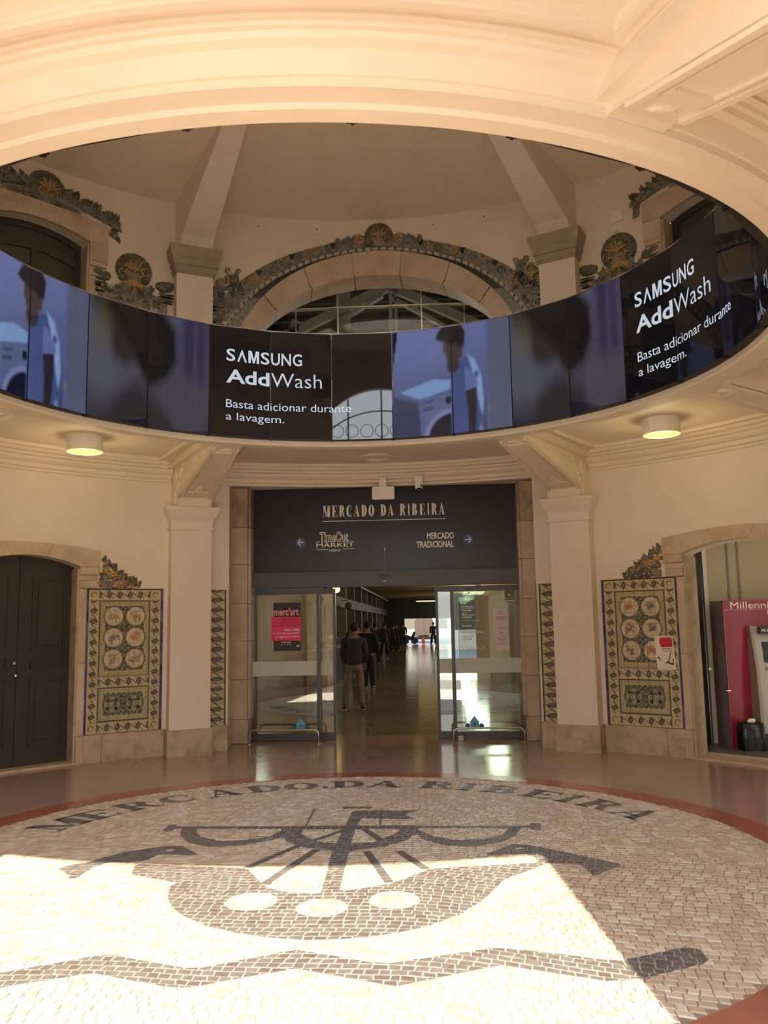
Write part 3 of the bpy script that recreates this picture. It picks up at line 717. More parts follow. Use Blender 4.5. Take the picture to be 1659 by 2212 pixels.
def panel_proto(kind):
    t = empty('display_panel', (0, 0, 0))
    mb = MB(); mb.box(-hw, hw, 0.0, .055, 0, hgt); mb.box(-hw+.02, hw-.02, .05, .115, -.001, .10); b0 = obj('housing', mb, M['panel_back'], t, local=True)
    mb = MB()
    for j in range(GV+1):
        for i in range(GU+1): mb.v.append((-hw+.003+(2*hw-.006)*i/GU, -.001, .006+(hgt-.012)*j/GV))
    for j in range(GV):
        for i in range(GU): a = j*(GU+1)+i; mb.f.append((a, a+1, a+GU+2, a+GU+1)); mb.m.append(0)
    obj('screen', mb, M['screen'], t, local=True, colors=screen_colors(kind))
    if kind in AD: obj('advert_print', AD[kind], M['screen_text'], t, local=True)
    mb = MB(); mb.box(-hw-.03, -hw+.02, -.004, .03, -.012, .004); mb.box(-hw-.012, -hw+.002, -.006, .02, -.018, .0); obj('clip', mb, M['black'], t, local=True)
    return t
protos = {}
desc = {-8: 'man in a white T-shirt at the far left edge', }
PL = {0: 'black display panel with the tail of the advert, in the middle of the ring', 1: 'display panel showing a washing machine, right of the ring centre', 2: 'display panel showing a young man leaning down, right of the ring centre',
      3: 'display panel of a blurred dark head, left half, right of the ring centre', 4: 'display panel of a blurred shoulder and curtain, right of the ring centre', 5: 'black display panel starting the advert lettering at the right',
      6: 'black display panel with the end of the advert lines at the right', 7: 'black display panel nearly edge-on at the far right, third of the right advert',
      8: 'dark display panel at the extreme right edge of the ring', -1: 'black display panel with the middle of the advert, left of the ring centre', -2: 'black display panel where the central advert lettering begins',
      -3: 'display panel of a blurred shoulder and curtain, left part of the ring', -4: 'display panel of a blurred dark head with pale wall, left part of the ring', -5: 'display panel with the man in a pale T-shirt at the left', -6: 'washing machine display panel at the left edge of the photo'}
for k in range(-13, 15):
    kd = KINDS[k % 7] if k != 8 else 'dark'
    if kd not in protos: t = panel_proto(kd); protos[kd] = t; src = None
    else:
        p = protos[kd]; t = p.copy(); COL.objects.link(t)
        for ch in p.children:
            c = ch.copy(); COL.objects.link(c); c.parent = t
    az = -1.05+k*STEP
    t.location = P(az, RA, Z0); t.rotation_euler = (0, 0, -R_(az))
    tag(t, PL.get(k, 'display panel on the near side of the ring, seen only as a dark lower edge'), 'display', 'display panels around the ceiling ring')
# thin rail on top of the displays
obj('ring_rail', MB().lathe([(R1+.0, Z1), (R1+.05, Z1), (R1+.05, Z1+.012), (R1, Z1+.012)], n=84), M['steel'])
tag(bpy.data.objects['ring_rail'], 'thin metal rail along the top edge of the ring of displays', 'rail')

# ------------------------------------------------------------------ market entrance: stone jambs
for sgn, lab in ((-1, 'stone door jamb of stacked blocks left of the sliding doors'), (1, 'stone door jamb of stacked blocks right of the sliding doors')):
    x0, x1 = sorted((sgn*1.93, sgn*2.21))
    t = empty('stone_jamb', (sgn*2.05, 5.8, 0), lab, 'door jamb')
    zs = [0, .325, .868, 1.40, 1.92, 2.47, 3.0, 3.575]
    for i, (a, b) in enumerate(zip(zs, zs[1:])):
        e = .02 if i == 0 else 0
        mb = MB(); ix = x1 if sgn < 0 else x0
        mb.box(x0-(e if sgn < 0 else e), x1+e, 5.68-e, 6.02, a+.003, b-.003)
        if i: 
            xi0, xi1 = (x1-.002, x1+.035) if sgn < 0 else (x0-.035, x0+.002)
            mb.box(xi0, xi1, 5.76, 6.02, a+.003, b-.003)
        obj('stone_block', mb, M['stone_grey'] if i == 0 else (M['marble_brown2'] if i in (6,) else M['stone_pink']), t)
    # brown marble lining of the reveal below the tile line
    t = empty('marble_lining', (sgn*2.1, 5.4, 0), 'brown marble lining of the entrance reveal on the %s side' % ('left' if sgn < 0 else 'right'), 'wall lining')
    for a, b in ((0.0, .33), (.335, .86), (.865, 1.50), (1.505, 2.09)):
        mb = MB(); q0 = Vector(P(sgn*AW, RW-.03, 0)); q1 = Vector((sgn*2.20, 5.70, 0))
        nrm = Vector((-sgn, 0.12*1, 0)).normalized()*.006
        mb.add([tuple(v_+Vector((0, 0, z))) for z in (a, b) for v_ in (q0, q1, q1+nrm, q0+nrm)], [(0, 1, 2, 3), (4, 7, 6, 5), (0, 4, 5, 1), (1, 5, 6, 2), (2, 6, 7, 3), (3, 7, 4, 0)])
        obj('marble_slab', mb, M['marble_brown'], t)
# plain side walls and soffit filling between the curved wall and the flat door plane
mb = MB()
for sgn in (-1, 1):
    a = P(sgn*AW, RW+.02, 0); mb.add([(a[0], a[1], 0), (sgn*2.23, 6.05, 0), (sgn*2.23, 6.05, 3.6), (a[0], a[1], 3.6)], [(0, 1, 2, 3)])
    xa, xb = sorted((sgn*2.22, sgn*3.4)); mb.box(xa, xb, 5.98, 6.1, 0, 4.6)
mb.box(-2.4, 2.4, 5.3, 6.1, 3.585, 3.75)
obj('wall_entrance', mb, M['plaster'], kind='structure')

# sign board over the doors
pf = lambda Y: (lambda x, z, d: (x, Y-d, z))
sb = empty('sign_board', (0, 5.97, 2.35), 'black sign board over the sliding doors reading MERCADO DA RIBEIRA with direction arrows', 'sign')
mb = MB(); mb.box(-1.965, .008, 5.955, 5.99, 2.352, 3.58); mb.box(.012, 1.965, 5.955, 5.99, 2.352, 3.58); obj('board', mb, M['sign_black'], sb)
fsb = pf(5.952)
mb = MB(); title = 'MERCADO DA RIBEIRA'
wd = {'M': 1.22, ' ': .62, 'I': .62}
tot = sum(wd.get(c, 1.0) for c in title); x = -.89; kx = 1.79/tot
for c in title:
    w = wd.get(c, 1.0)*kx
    for poly in glyph(c, T=.34, t=.035) if c != ' ' else []:
        mb.prism([(x+(a*.80+.06)*w, 3.15+b*.172) for a, b in poly], 0, .004, fsb)
    x += w
obj('title_lettering', mb, M['lettering'], sb)
mb = MB(); mb.box(-.89, .895, 5.948, 5.952, 3.088, 3.097); obj('title_underline', mb, M['lettering'], sb)
mb = text_mb('TimeOut', -.93, -.515, 2.785, 2.94, fsb, d1=.002, off=.045); obj('logo_outline', mb, M['lettering'], sb)
mb = text_mb('TimeOut', -.915, -.53, 2.797, 2.928, fsb, d1=.0035, off=-.004); obj('logo_fill', mb, M['sign_black'], sb)
mb = text_mb('MARKET', -.98, -.431, 2.718, 2.776, fsb, off=.012)
for (a, b, c_) in ((-.985, -.93, 2.793), (-.50, -.435, 2.793), (-.985, -.81, 2.683), (-.60, -.431, 2.683)): mb.box(a, b, 5.948, 5.951, c_, c_+.008)
obj('logo_lettering', mb, M['lettering'], sb)
obj('logo_lettering', text_mb('LISBOA', -.79, -.62, 2.652, 2.684, fsb, off=.01), M['lettering'], sb)
obj('direction_lettering', text_mb('MERCADO', .621, 1.006, 2.80, 2.895, fsb, off=.02), M['lettering'], sb)
obj('direction_lettering', text_mb('TRADICIONAL', .469, 1.0, 2.677, 2.772, fsb, off=.02), M['lettering'], sb)
for cx, cz, s in ((-1.204, 2.793, -1), (1.208, 2.784, 1)):
    mb = MB(); mb.cyl((cx, 5.956, cz), (cx, 5.949, cz), .072, n=28); o = obj('arrow_disc', mb, M['blue_disc'], sb)
    mb = MB(); fa = pf(5.949)
    for poly in ([(-.045, -.008), (.035, -.008), (.035, .008), (-.045, .008)], [(.0, .045), (.012, .052), (.052, .0), (.03, .0)], [(.0, -.045), (.03, 0), (.052, 0), (.012, -.052)]):
        mb.prism([(cx+s*a, cz+b) for a, b in poly], 0, .003, fa)
    obj('arrow', mb, M['white'], o)

# header box with sensor
hb = empty('door_operator', (0, 5.9, 2.13), 'dark grey operator housing above the automatic sliding doors', 'door operator')
mb = MB(); mb.box(-1.96, 1.96, 5.84, 6.05, 2.135, 2.35); mb.box(-1.96, 1.96, 5.835, 5.85, 2.342, 2.354); obj('housing', mb, M['header'], hb)
mb = MB(); mb.box(-.085, .095, 5.80, 5.845, 2.262, 2.30); obj('motion_sensor', mb, M['black'], hb)
mb = MB(); mb.box(-.075, .085, 5.797, 5.802, 2.268, 2.274); obj('sensor_lens', mb, M['frame_grey'], hb)
mb = MB(); mb.box(-.02, .035, 5.832, 5.842, 2.20, 2.214); obj('indicator', mb, M['white'], hb)

# fixed side lights and sliding leaves
def stripes(mb, x0, x1, Y, z0, z1, sw):
    n = int((x1-x0)/sw)
    for i in range(n):
        a = x0+(x1-x0)*i/n; b = a+(x1-x0)/n*.8
        mb.box(a, b, Y-.003, Y-.001, z0, z1)
def leaf(name, x0, x1, Y, lab, post=.045, band=True, d=.05, stripew=.022):
    t = empty(name, ((x0+x1)/2, Y, 0), lab, 'door')
    mb = MB()
    mb.box(x0, x0+post, Y-d/2, Y+d/2, 0.0, 2.12); mb.box(x1-post, x1, Y-d/2, Y+d/2, 0.0, 2.12)
    mb.box(x0+post, x1-post, Y-d/2, Y+d/2, 2.045, 2.12); mb.box(x0+post, x1-post, Y-d/2, Y+d/2, 0.004, .10); obj('frame', mb, M['frame_grey'], t)
    mb = MB(); mb.box(x0+post, x1-post, Y-.004, Y+.004, .10, 2.045); obj('glass_pane', mb, M['glass'], t)
    if band:
        mb = MB(); stripes(mb, x0+post, x1-post, Y-.0055, .90, 1.10, stripew); obj('frosted_band', mb, M['film'], t)
        mb = MB(); mb.box(x0+post, x1-post, Y-.0052, Y-.0048, .90, 1.10); obj('band_backing', mb, M['film2'], t)
    return t
fl = leaf('fixed_glass_panel', -1.95, -.93, 5.93, 'fixed glass side panel left of the doorway with pink poster and white band', post=.05)
fr = leaf('fixed_glass_panel', .93, 1.95, 5.93, 'fixed glass side panel right of the doorway with notice sheet and white band', post=.05)
leaf('sliding_door_leaf', -1.90, -.715, 6.005, 'open sliding glass door leaf behind the left side panel', post=.04)
leaf('sliding_door_leaf', .715, 1.90, 6.005, 'open sliding glass door leaf behind the right side panel', post=.04)

# poster
fp = pf(5.924)
po = empty('poster', (-1.42, 5.92, 1.25), 'pink and black art gallery poster on the left glass panel', 'poster')
mb = MB(); mb.prism([(-1.60, 1.245), (-1.215, 1.245), (-1.215, 1.93), (-1.60, 1.93)], 0, .002, fp); obj('sheet', mb, M['poster_dark'], po)
mb = MB(); mb.prism([(-1.632, 1.392), (-1.204, 1.388), (-1.204, 1.724), (-1.632, 1.73)], .0025, .004, fp); obj('pink_field', mb, M['pink'], po)
obj('poster_title', text_mb("merc'art", -1.595, -1.235, 1.745, 1.86, fp, d1=.004, off=.03), M['pink_print'], po)
obj('poster_lettering', text_mb('BEM VINDO', -1.48, -1.23, 1.675, 1.71, fp, d1=.005, off=.02), M['crimson_print'], po)
obj('poster_lettering', text_mb('a 1ª galeria de arte', -1.60, -1.23, 1.63, 1.665, fp, d1=.005, off=.01), M['crimson_print'], po)
obj('poster_lettering', text_mb('suspensa de Lisboa', -1.61, -1.225, 1.585, 1.62, fp, d1=.005, off=.01), M['crimson_print'], po)
obj('poster_lettering', text_mb('WELCOME', -1.45, -1.23, 1.525, 1.56, fp, d1=.005, off=.02), M['white'], po)
obj('poster_lettering', text_mb('to the 1st suspended', -1.605, -1.23, 1.475, 1.512, fp, d1=.005, off=.01), M['white'], po)
obj('poster_lettering', text_mb('art gallery in Lisbon', -1.57, -1.225, 1.425, 1.465, fp, d1=.005, off=.01), M['white'], po)
mb = MB(); mb.box(-1.49, -1.35, 5.918, 5.921, 1.362, 1.372)
for a in (-1.48, -1.44, -1.40, -1.37): mb.cyl((a, 5.921, 1.335), (a, 5.918, 1.335), .008, n=8)
mb.box(-1.27, -1.23, 5.918, 5.921, 1.305, 1.325)
obj('poster_marks', mb, M['white'], po)
# printed opening-hours board, paper notice, sticker, decals
bd = empty('hours_board', (1.26, 5.92, 1.1), 'translucent printed opening hours board on the right glass panel', 'sign')
mb = MB(); mb.prism([(1.035, 1.10), (1.475, 1.10), (1.475, 1.988), (1.035, 1.988)], .0, .004, fp); obj('board', mb, M['board_glass'], bd)
mb = MB(); 
for a, b, c_, d_ in ((1.035, 1.04, 1.10, 1.988), (1.47, 1.475, 1.10, 1.988), (1.035, 1.475, 1.10, 1.105), (1.035, 1.475, 1.983, 1.988)): mb.box(a, b, 5.915, 5.925, c_, d_)
obj('border', mb, M['film'], bd)
mb = MB(); lr = random.Random(4)
for (z, x1_, hh) in ((1.885, 1.19, .02), (1.82, 1.24, .014), (1.797, 1.27, .014), (1.76, 1.23, .022), (1.722, 1.17, .014), (1.70, 1.27, .014), (1.665, 1.22, .022), (1.625, 1.34, .008), (1.545, 1.22, .02), (1.47, 1.33, .012), (1.455, 1.38, .012), (1.41, 1.24, .012), (1.385, 1.22, .012), (1.36, 1.22, .016), (1.24, 1.10, .014)):
    x = 1.085
    while x < x1_:
        w = lr.uniform(.012, .05); mb.box(x, min(x+w, x1_), 5.916, 5.919, z, z+hh); x += w+.008
for a in (1.16, 1.22, 1.30, 1.38): mb.cyl((a, 5.919, 1.245), (a, 5.916, 1.245), .012, n=8)
obj('board_print', mb, M['film'], bd, kind='stuff')
nt_ = empty('paper_notice', (1.63, 5.92, 1.2), 'pale pink paper notice of two taped sheets on the right glass panel', 'notice')
mb = MB(); mb.prism([(1.535, 1.49), (1.735, 1.49), (1.72, 1.79), (1.515, 1.79)], 0, .003, fp); obj('sheet', mb, M['paper'], nt_)
mb = MB(); mb.prism([(1.545, 1.205), (1.742, 1.205), (1.732, 1.50), (1.528, 1.50)], 0.001, .005, fp); obj('sheet', mb, M['paper'], nt_)
mb = MB()
for (z, a, b) in ((1.755, 1.59, 1.66), (1.735, 1.585, 1.665), (1.71, 1.60, 1.65), (1.67, 1.56, 1.70), (1.655, 1.56, 1.70), (1.635, 1.56, 1.70), (1.51, 1.60, 1.73), (1.45, 1.61, 1.66), (1.44, 1.605, 1.665), (1.405, 1.61, 1.67), (1.37, 1.58, 1.70), (1.35, 1.58, 1.70), (1.30, 1.58, 1.70)):
    mb.box(a, b, 5.9155, 5.919, z, z+.005)
obj('notice_print', mb, M['print_grey'], nt_)
st = empty('warning_sticker', (1.765, 5.92, 1.88), 'small grey warning sticker with yellow triangle at the top of the right glass panel', 'sticker')
mb = MB(); mb.prism([(1.70, 1.88), (1.83, 1.88), (1.83, 2.045), (1.70, 2.045)], 0, .002, fp); obj('sheet', mb, M['print_grey'], st)
mb = MB(); mb.prism([(1.74, 1.965), (1.785, 1.965), (1.7625, 2.005)], .002, .004, fp); obj('triangle', mb, M['yellow'], st)
mb = MB(); mb.box(1.705, 1.825, 5.918, 5.921, 1.895, 1.905); mb.box(1.71, 1.82, 5.918, 5.921, 1.93, 1.935); obj('sticker_print', mb, M['white'], st)
for cx, lab in ((-1.215, 'light blue chapel decal low on the left glass panel'), (1.22, 'light blue chapel decal low on the right glass panel')):
    t = empty('glass_decal', (cx, 5.92, .15), lab, 'decal'); z0 = .155
    q = lambda pts: [(cx+a, z0+b) for a, b in pts]
    mb = MB(); mb.prism(q([(-.06, 0), (.06, 0), (.06, .07), (-.06, .07)]), 0, .002, fp); mb.prism(q([(-.075, .07), (.075, .07), (.045, .10), (.03, .125), (.0, .15), (-.03, .125), (-.045, .10)]), 0, .002, fp)
    mb.prism(q([(-.006, .15), (.006, .15), (.003, .18), (-.003, .18)]), 0, .002, fp); obj('chapel', mb, M['decal_blue'], t)
    mb = MB()
    for s in (-1, 1): mb.prism(q([(s*.062, 0), (s*.13, 0), (s*.13, .035), (s*.105, .06), (s*.062, .045)]), 0, .0025, fp)
    obj('wing', mb, M['decal_blue2'], t)
    mb = MB(); mb.cyl((cx, 5.9225, z0+.05), (cx, 5.920, z0+.05), .013, n=12); obj('round_window', mb, M['black'], t)

# guard rails in front of the side panels
for x0, x1, lab in ((-1.87, -.92, 'low bent steel guard rail in front of the left glass panel'), (.92, 1.87, 'low bent steel guard rail in front of the right glass panel')):
    t = empty('guard_rail', ((x0+x1)/2, 5.60, 0), lab, 'rail'); Y = 5.60; h = .185; pts = [(x0, Y, .004), (x0, Y, h-.07)]
    for i in range(1, 6): a = PI/2*i/5; pts.append((x0+.07*(1-math.cos(a)), Y, h-.07+.07*math.sin(a)))
    for i in range(5): a = PI/2*(1-i/5); pts.append((x1-.07*(1-math.cos(a)), Y, h-.07+.07*math.sin(a)))
    pts += [(x1, Y, h-.07), (x1, Y, .004)]
    obj('bent_tube', MB().tube(pts, .0145, n=12), M['steel'], t, smooth=True)
    for x in (x0, x1): obj('floor_flange', MB().lathe([(0, 0), (.05, 0), (.05, .006), (.018, .012), (0, .012)], c=(x, Y, 0), n=18, closed=False), M['steel'], t)
t = empty('paper_tag', (1.02, 5.72, 0), 'small white tag box on the floor by the right guard rail post', 'tag')
obj('body', MB().box(.985, 1.055, 5.78, 5.80, .002, .062), M['paper'], t)
obj('tag_print', MB().box(.995, 1.045, 5.777, 5.781, .03, .036), M['print_grey'], t)

# emergency light and camera under the soffit
t = empty('emergency_light', (.04, 5.22, 3.585), 'white rounded rectangular emergency light hanging over the sign board', 'light')
mb = MB(); c_ = (.045, 5.22); 
pr = []
for cx, cz, a0 in ((.17, .155, 0), (.0, .155, 90), (.0, .04, 180), (.17, .04, 270)):
    for i in range(4): a = R_(a0+30*i); pr.append((-.095+.025+cx*.8+.02*math.cos(a)*1.2, 3.285+cz+.02*math.sin(a)*1.2))
pr = [(-.115+.0, 3.30), (-.10, 3.287), (.18, 3.287), (.198, 3.30), (.198, 3.455), (.18, 3.47), (-.10, 3.47), (-.115, 3.455)]
mb.prism(pr, 0, .045, lambda x, z, d: (x, 5.26-d, z), inset=.04); obj('body', mb, M['white'], t)
obj('mount', MB().box(-.01, .085, 5.20, 5.25, 3.465, 3.59), M['white'], t)
t = empty('security_camera', (.53, 5.2, 3.585), 'small white security camera under the soffit right of the emergency light', 'camera')
obj('body', MB().box(.48, .58, 5.15, 5.25, 3.42, 3.59), M['white'], t)
obj('lens', (lambda m: m.ell((.535, 5.17, 3.40), .035, .035, .035))(MB()), M['black'], t)
obj('bracket', MB().box(.555, .575, 5.145, 5.152, 3.43, 3.47), M['frame_grey'], t)

# ------------------------------------------------------------------ painted tile panels
def tile_paint(u, v, seed, W_=1.0, H_=1.80, kind='main'):
    """u across 0..1, v down 0..1.8, same unit"""
    c = np.ones(u.shape+(3,))*col3((200, 186, 150))
    nz = np.sin(u*91+v*57+seed)*np.sin(v*83-u*31)*.5+.5
    c = blend(c, nz*.25, (176, 150, 98))
    def line_h(y0, t, a, b): return (np.abs(v-y0) < t)*(u > a)*(u < b)*1.0
    dk = (44, 40, 52); ye = (190, 170, 96); gr = (104, 110, 86); blk = (42, 42, 40)
    bw = .132; k0 = .037
    def border_along(t, w, cnt0):      # t runs along, w across centre (-.5..0.5 in tile widths)
        ph = t/bw
        f = ph-np.round(ph)            # 0 at the tile joint
        dia = (np.abs(f)*1.0+np.abs(w)*.62) < .27
        dia_in = (np.abs(f)*1.0+np.abs(w)*.62) < .175
        g = ph-np.floor(ph)-.5         # 0 in the tile middle
        wav = np.abs(w-.26*np.sin(g*PI*1.0)*1.0) < .05*(1+.8*np.cos(g*PI))*.62
        leafm = (np.abs(w+.28*np.sign(g)) < .12)*(np.abs(np.abs(g)-.2) < .11)
        return dia, dia_in, wav, leafm
    m = {}
    reg = np.zeros(u.shape, int)
    if kind == 'main':
        top = v < .132; bot = v > H_-.137; lef = (u < k0+bw); rig = u > 1-k0-bw
        mid = (v > 1.105)*(v < 1.228)
        inner = ~(top | bot | lef | rig)
        for mask, t, w in ((top | False, u-k0, (v-.066)/bw), (bot, u-k0, (v-(H_-.069))/bw), ((mid > 0) & inner, u-k0, (v-1.166)/bw),
                           (lef & ~top & ~bot, v-.005, (u-k0-bw/2)/bw), (rig & ~top & ~bot, v-.005, (u-(1-k0-bw/2))/bw)):
            dia, di, wav, lf = border_along(t, w, 0)
            mm = mask > 0
            c = blend(c, (mm & lf)*.55, (140, 128, 84)); c = blend(c, (mm & wav)*1.0, (52, 50, 40)); c = blend(c, (mm & dia)*1.0, blk); c = blend(c, (mm & di)*1.0, (112, 106, 92))
        corner = ((u < k0+bw) | (u > 1-k0-bw)) & (top | bot)
        c = blend(c, corner*1.0, (196, 178, 130)); 
        for (cx, cy) in ((k0+bw*.5, .07), (1-k0-bw*.5, .07), (k0+bw*.5, H_-.07), (1-k0-bw*.5, H_-.07)):
            rr_ = np.hypot(u-cx, v-cy); c = blend(c, (np.abs(rr_-.035) < .006)*(u-cx+v-cy < .02)*1.0, (90, 84, 50))
        for (y0, y1) in ((.132, 1.105), (1.228, H_-.137)):
            inr = inner & (v > y0) & (v < y1)
            e = np.minimum(np.minimum(u-(k0+bw), 1-k0-bw-u), np.minimum(v-y0, y1-v))
            c = blend(c, (inr & (e > 0) & (e < .006))*1.0, (178, 160, 120)); c = blend(c, (inr & (e >= .006) & (e < .018))*1.0, dk)
            c = blend(c, (inr & (e >= .018) & (e < .080))*.9, (176, 164, 126)); c = blend(c, (inr & (e >= .052) & (e < .07))*.85, (186, 170, 108))
            dots = (np.sin(u*PI/.0165)*np.sin(v*PI/.0165) > .35) & inr & (e > .024) & (e < .048); c = blend(c, dots*.6, (120, 104, 92))
            fld = inr & (e >= .080)
            pat = np.sin(u*PI/.033)*np.sin((v-y0)*PI/.033); pat2 = np.cos(u*PI/.066)*np.cos((v-y0)*PI/.066)
            c = blend(c, fld*1.0, (70, 76, 62)); c = blend(c, (fld & (pat > .35))*.85, (168, 160, 120)); c = blend(c, (fld & (pat2 < -.55))*.7, (56, 66, 84)); c = blend(c, (fld & (np.abs(pat+pat2) < .12))*.6, (150, 140, 104))
        meds = [(.36, .34), (.64, .34), (.36, .61), (.64, .61), (.36, .88), (.64, .88)]
        rs = np.random.RandomState(seed)
        pal = {1: [[(176, 150, 120), (130, 110, 90)], [(150, 140, 100), (110, 96, 70)], [(84, 92, 92), (120, 130, 120)], [(184, 120, 90), (150, 110, 90)], [(160, 140, 110), (120, 108, 90)], [(110, 100, 80), (150, 130, 100)]],
               2: [[(180, 104, 84), (160, 120, 90)], [(84, 84, 96), (110, 100, 86)], [(60, 70, 130), (170, 110, 100)], [(90, 100, 110), (84, 78, 70)], [(110, 90, 70), (150, 130, 110)], [(184, 120, 84), (150, 110, 80)]]}[seed]
        for (cx, cy), cc in zip(meds, pal):
            rr_ = np.hypot(u-cx, v-cy); c = blend(c, (rr_ < .134)*1.0, (58, 62, 52)); c = blend(c, (rr_ < .126)*1.0, (150, 148, 120)); c = blend(c, (rr_ < .120)*1.0, (52, 54, 46)); c = blend(c, (rr_ < .1155)*1.0, (206, 192, 156))
            for j in range(17):
                a = rs.uniform(0, 2*PI); d = rs.uniform(0, .065); th = rs.uniform(0, PI); ex, ey = cx+d*math.cos(a), cy+d*math.sin(a)
                du = (u-ex)*math.cos(th)+(v-ey)*math.sin(th); dv = -(u-ex)*math.sin(th)+(v-ey)*math.cos(th)
                mk = np.clip(1.3-np.hypot(du/rs.uniform(.025, .05), dv/rs.uniform(.010, .018)), 0, 1)
                c = blend(c, mk*.8*(rr_ < .11), cc[j % 2])
        for cx in (.36, .64):
            cy = 1.446; dx, dy = np.abs(u-cx), np.abs(v-cy); rr_ = np.hypot(dx, dy); an = np.arctan2(v-cy, u-cx)
            c = blend(c, (rr_ < .128)*1.0, (150, 148, 118)); c = blend(c, (np.abs(rr_-.118) < .006)*1.0, (54, 60, 60))
            lob = .085+.02*np.cos(4*an); c = blend(c, (rr_ < lob)*1.0, (176, 170, 136)); c = blend(c, (np.abs(rr_-lob) < .006)*1.0, (60, 62, 50)); c = blend(c, ((rr_ > .062) & (rr_ < .098) & (np.abs(np.sin(2*an)) > .86))*1.0, (44, 46, 40))
            sq = np.maximum(dx, dy); c = blend(c, ((sq > .040) & (sq < .049))*1.0, (50, 50, 42)); c = blend(c, ((sq > .020) & (sq < .028))*1.0, (46, 46, 42)); c = blend(c, ((dx+dy > .066) & (dx+dy < .075))*1.0, (60, 62, 50))
    else:
        dia, di, wav, lf = border_along(v-.005, (u-.5*W_)/bw, 0)
        c = blend(c, lf*.55, (140, 128, 84)); c = blend(c, wav*1.0, (52, 50, 40)); c = blend(c, dia*1.0, blk); c = blend(c, di*1.0, (112, 106, 92))
        c = blend(c, (u < .010)*1.0, (48, 42, 44)); c = blend(c, (u > W_-.008)*1.0, (60, 52, 44))
    return c
def tile(parent, s0, s1, z0, z1, uf, vf, seed, W_, kind, g, blue=None):
    """one glazed tile: arc s0..s1, height z0..z1; uf/vf map to design units"""
    j = .0005; s0 += j; s1 -= j; z0 += j; z1 -= j; mb = MB(); d = .012; bv = .002
    nx = g if s1-s0 > .08 else max(2, int(g*(s1-s0)/.13)); nz = g
    for b in range(nz+1):
        for a in range(nx+1): mb.v.append(W(s0+bv+(s1-s0-2*bv)*a/nx, z0+bv+(z1-z0-2*bv)*b/nz, d))
    for b in range(nz):
        for a in range(nx): i = b*(nx+1)+a; mb.f.append((i, i+1, i+nx+2, i+nx+1)); mb.m.append(0)
    n0 = len(mb.v); mb.v += [W(s0, z0, .002), W(s1, z0, .002), W(s1, z1, .002), W(s0, z1, .002)]
    cn = [0, nx, (nz+1)*(nx+1)-1, nz*(nx+1)]
    for i in range(4): mb.f.append((n0+i, n0+(i+1) % 4, cn[(i+1) % 4], cn[i])); mb.m.append(0)
    A = np.array([uf(s0+(s1-s0)*a/nx) for a in range(nx+1)]); B = np.array([vf(z0+(z1-z0)*b/nz) for b in range(nz+1)])
    U, V = np.meshgrid(A, B)
    if blue: col = np.ones(U.shape+(3,))*col3(blue)
    else: col = tile_paint(U, V, seed, W_, kind=kind)
    tone = 1+.06*rnd.uniform(-1, 1); col = np.clip(col*tone, 0, 1)
    cc = np.concatenate([col, np.ones(col.shape[:2]+(1,))], -1).reshape(-1, 4)
    cc = np.concatenate([cc, np.tile(np.append(col3((150, 136, 110)), 1), (4, 1))])
    return obj('tile', mb, M['tile'], parent, colors=cc)
Z_T0, Z_T1 = .328, 2.09
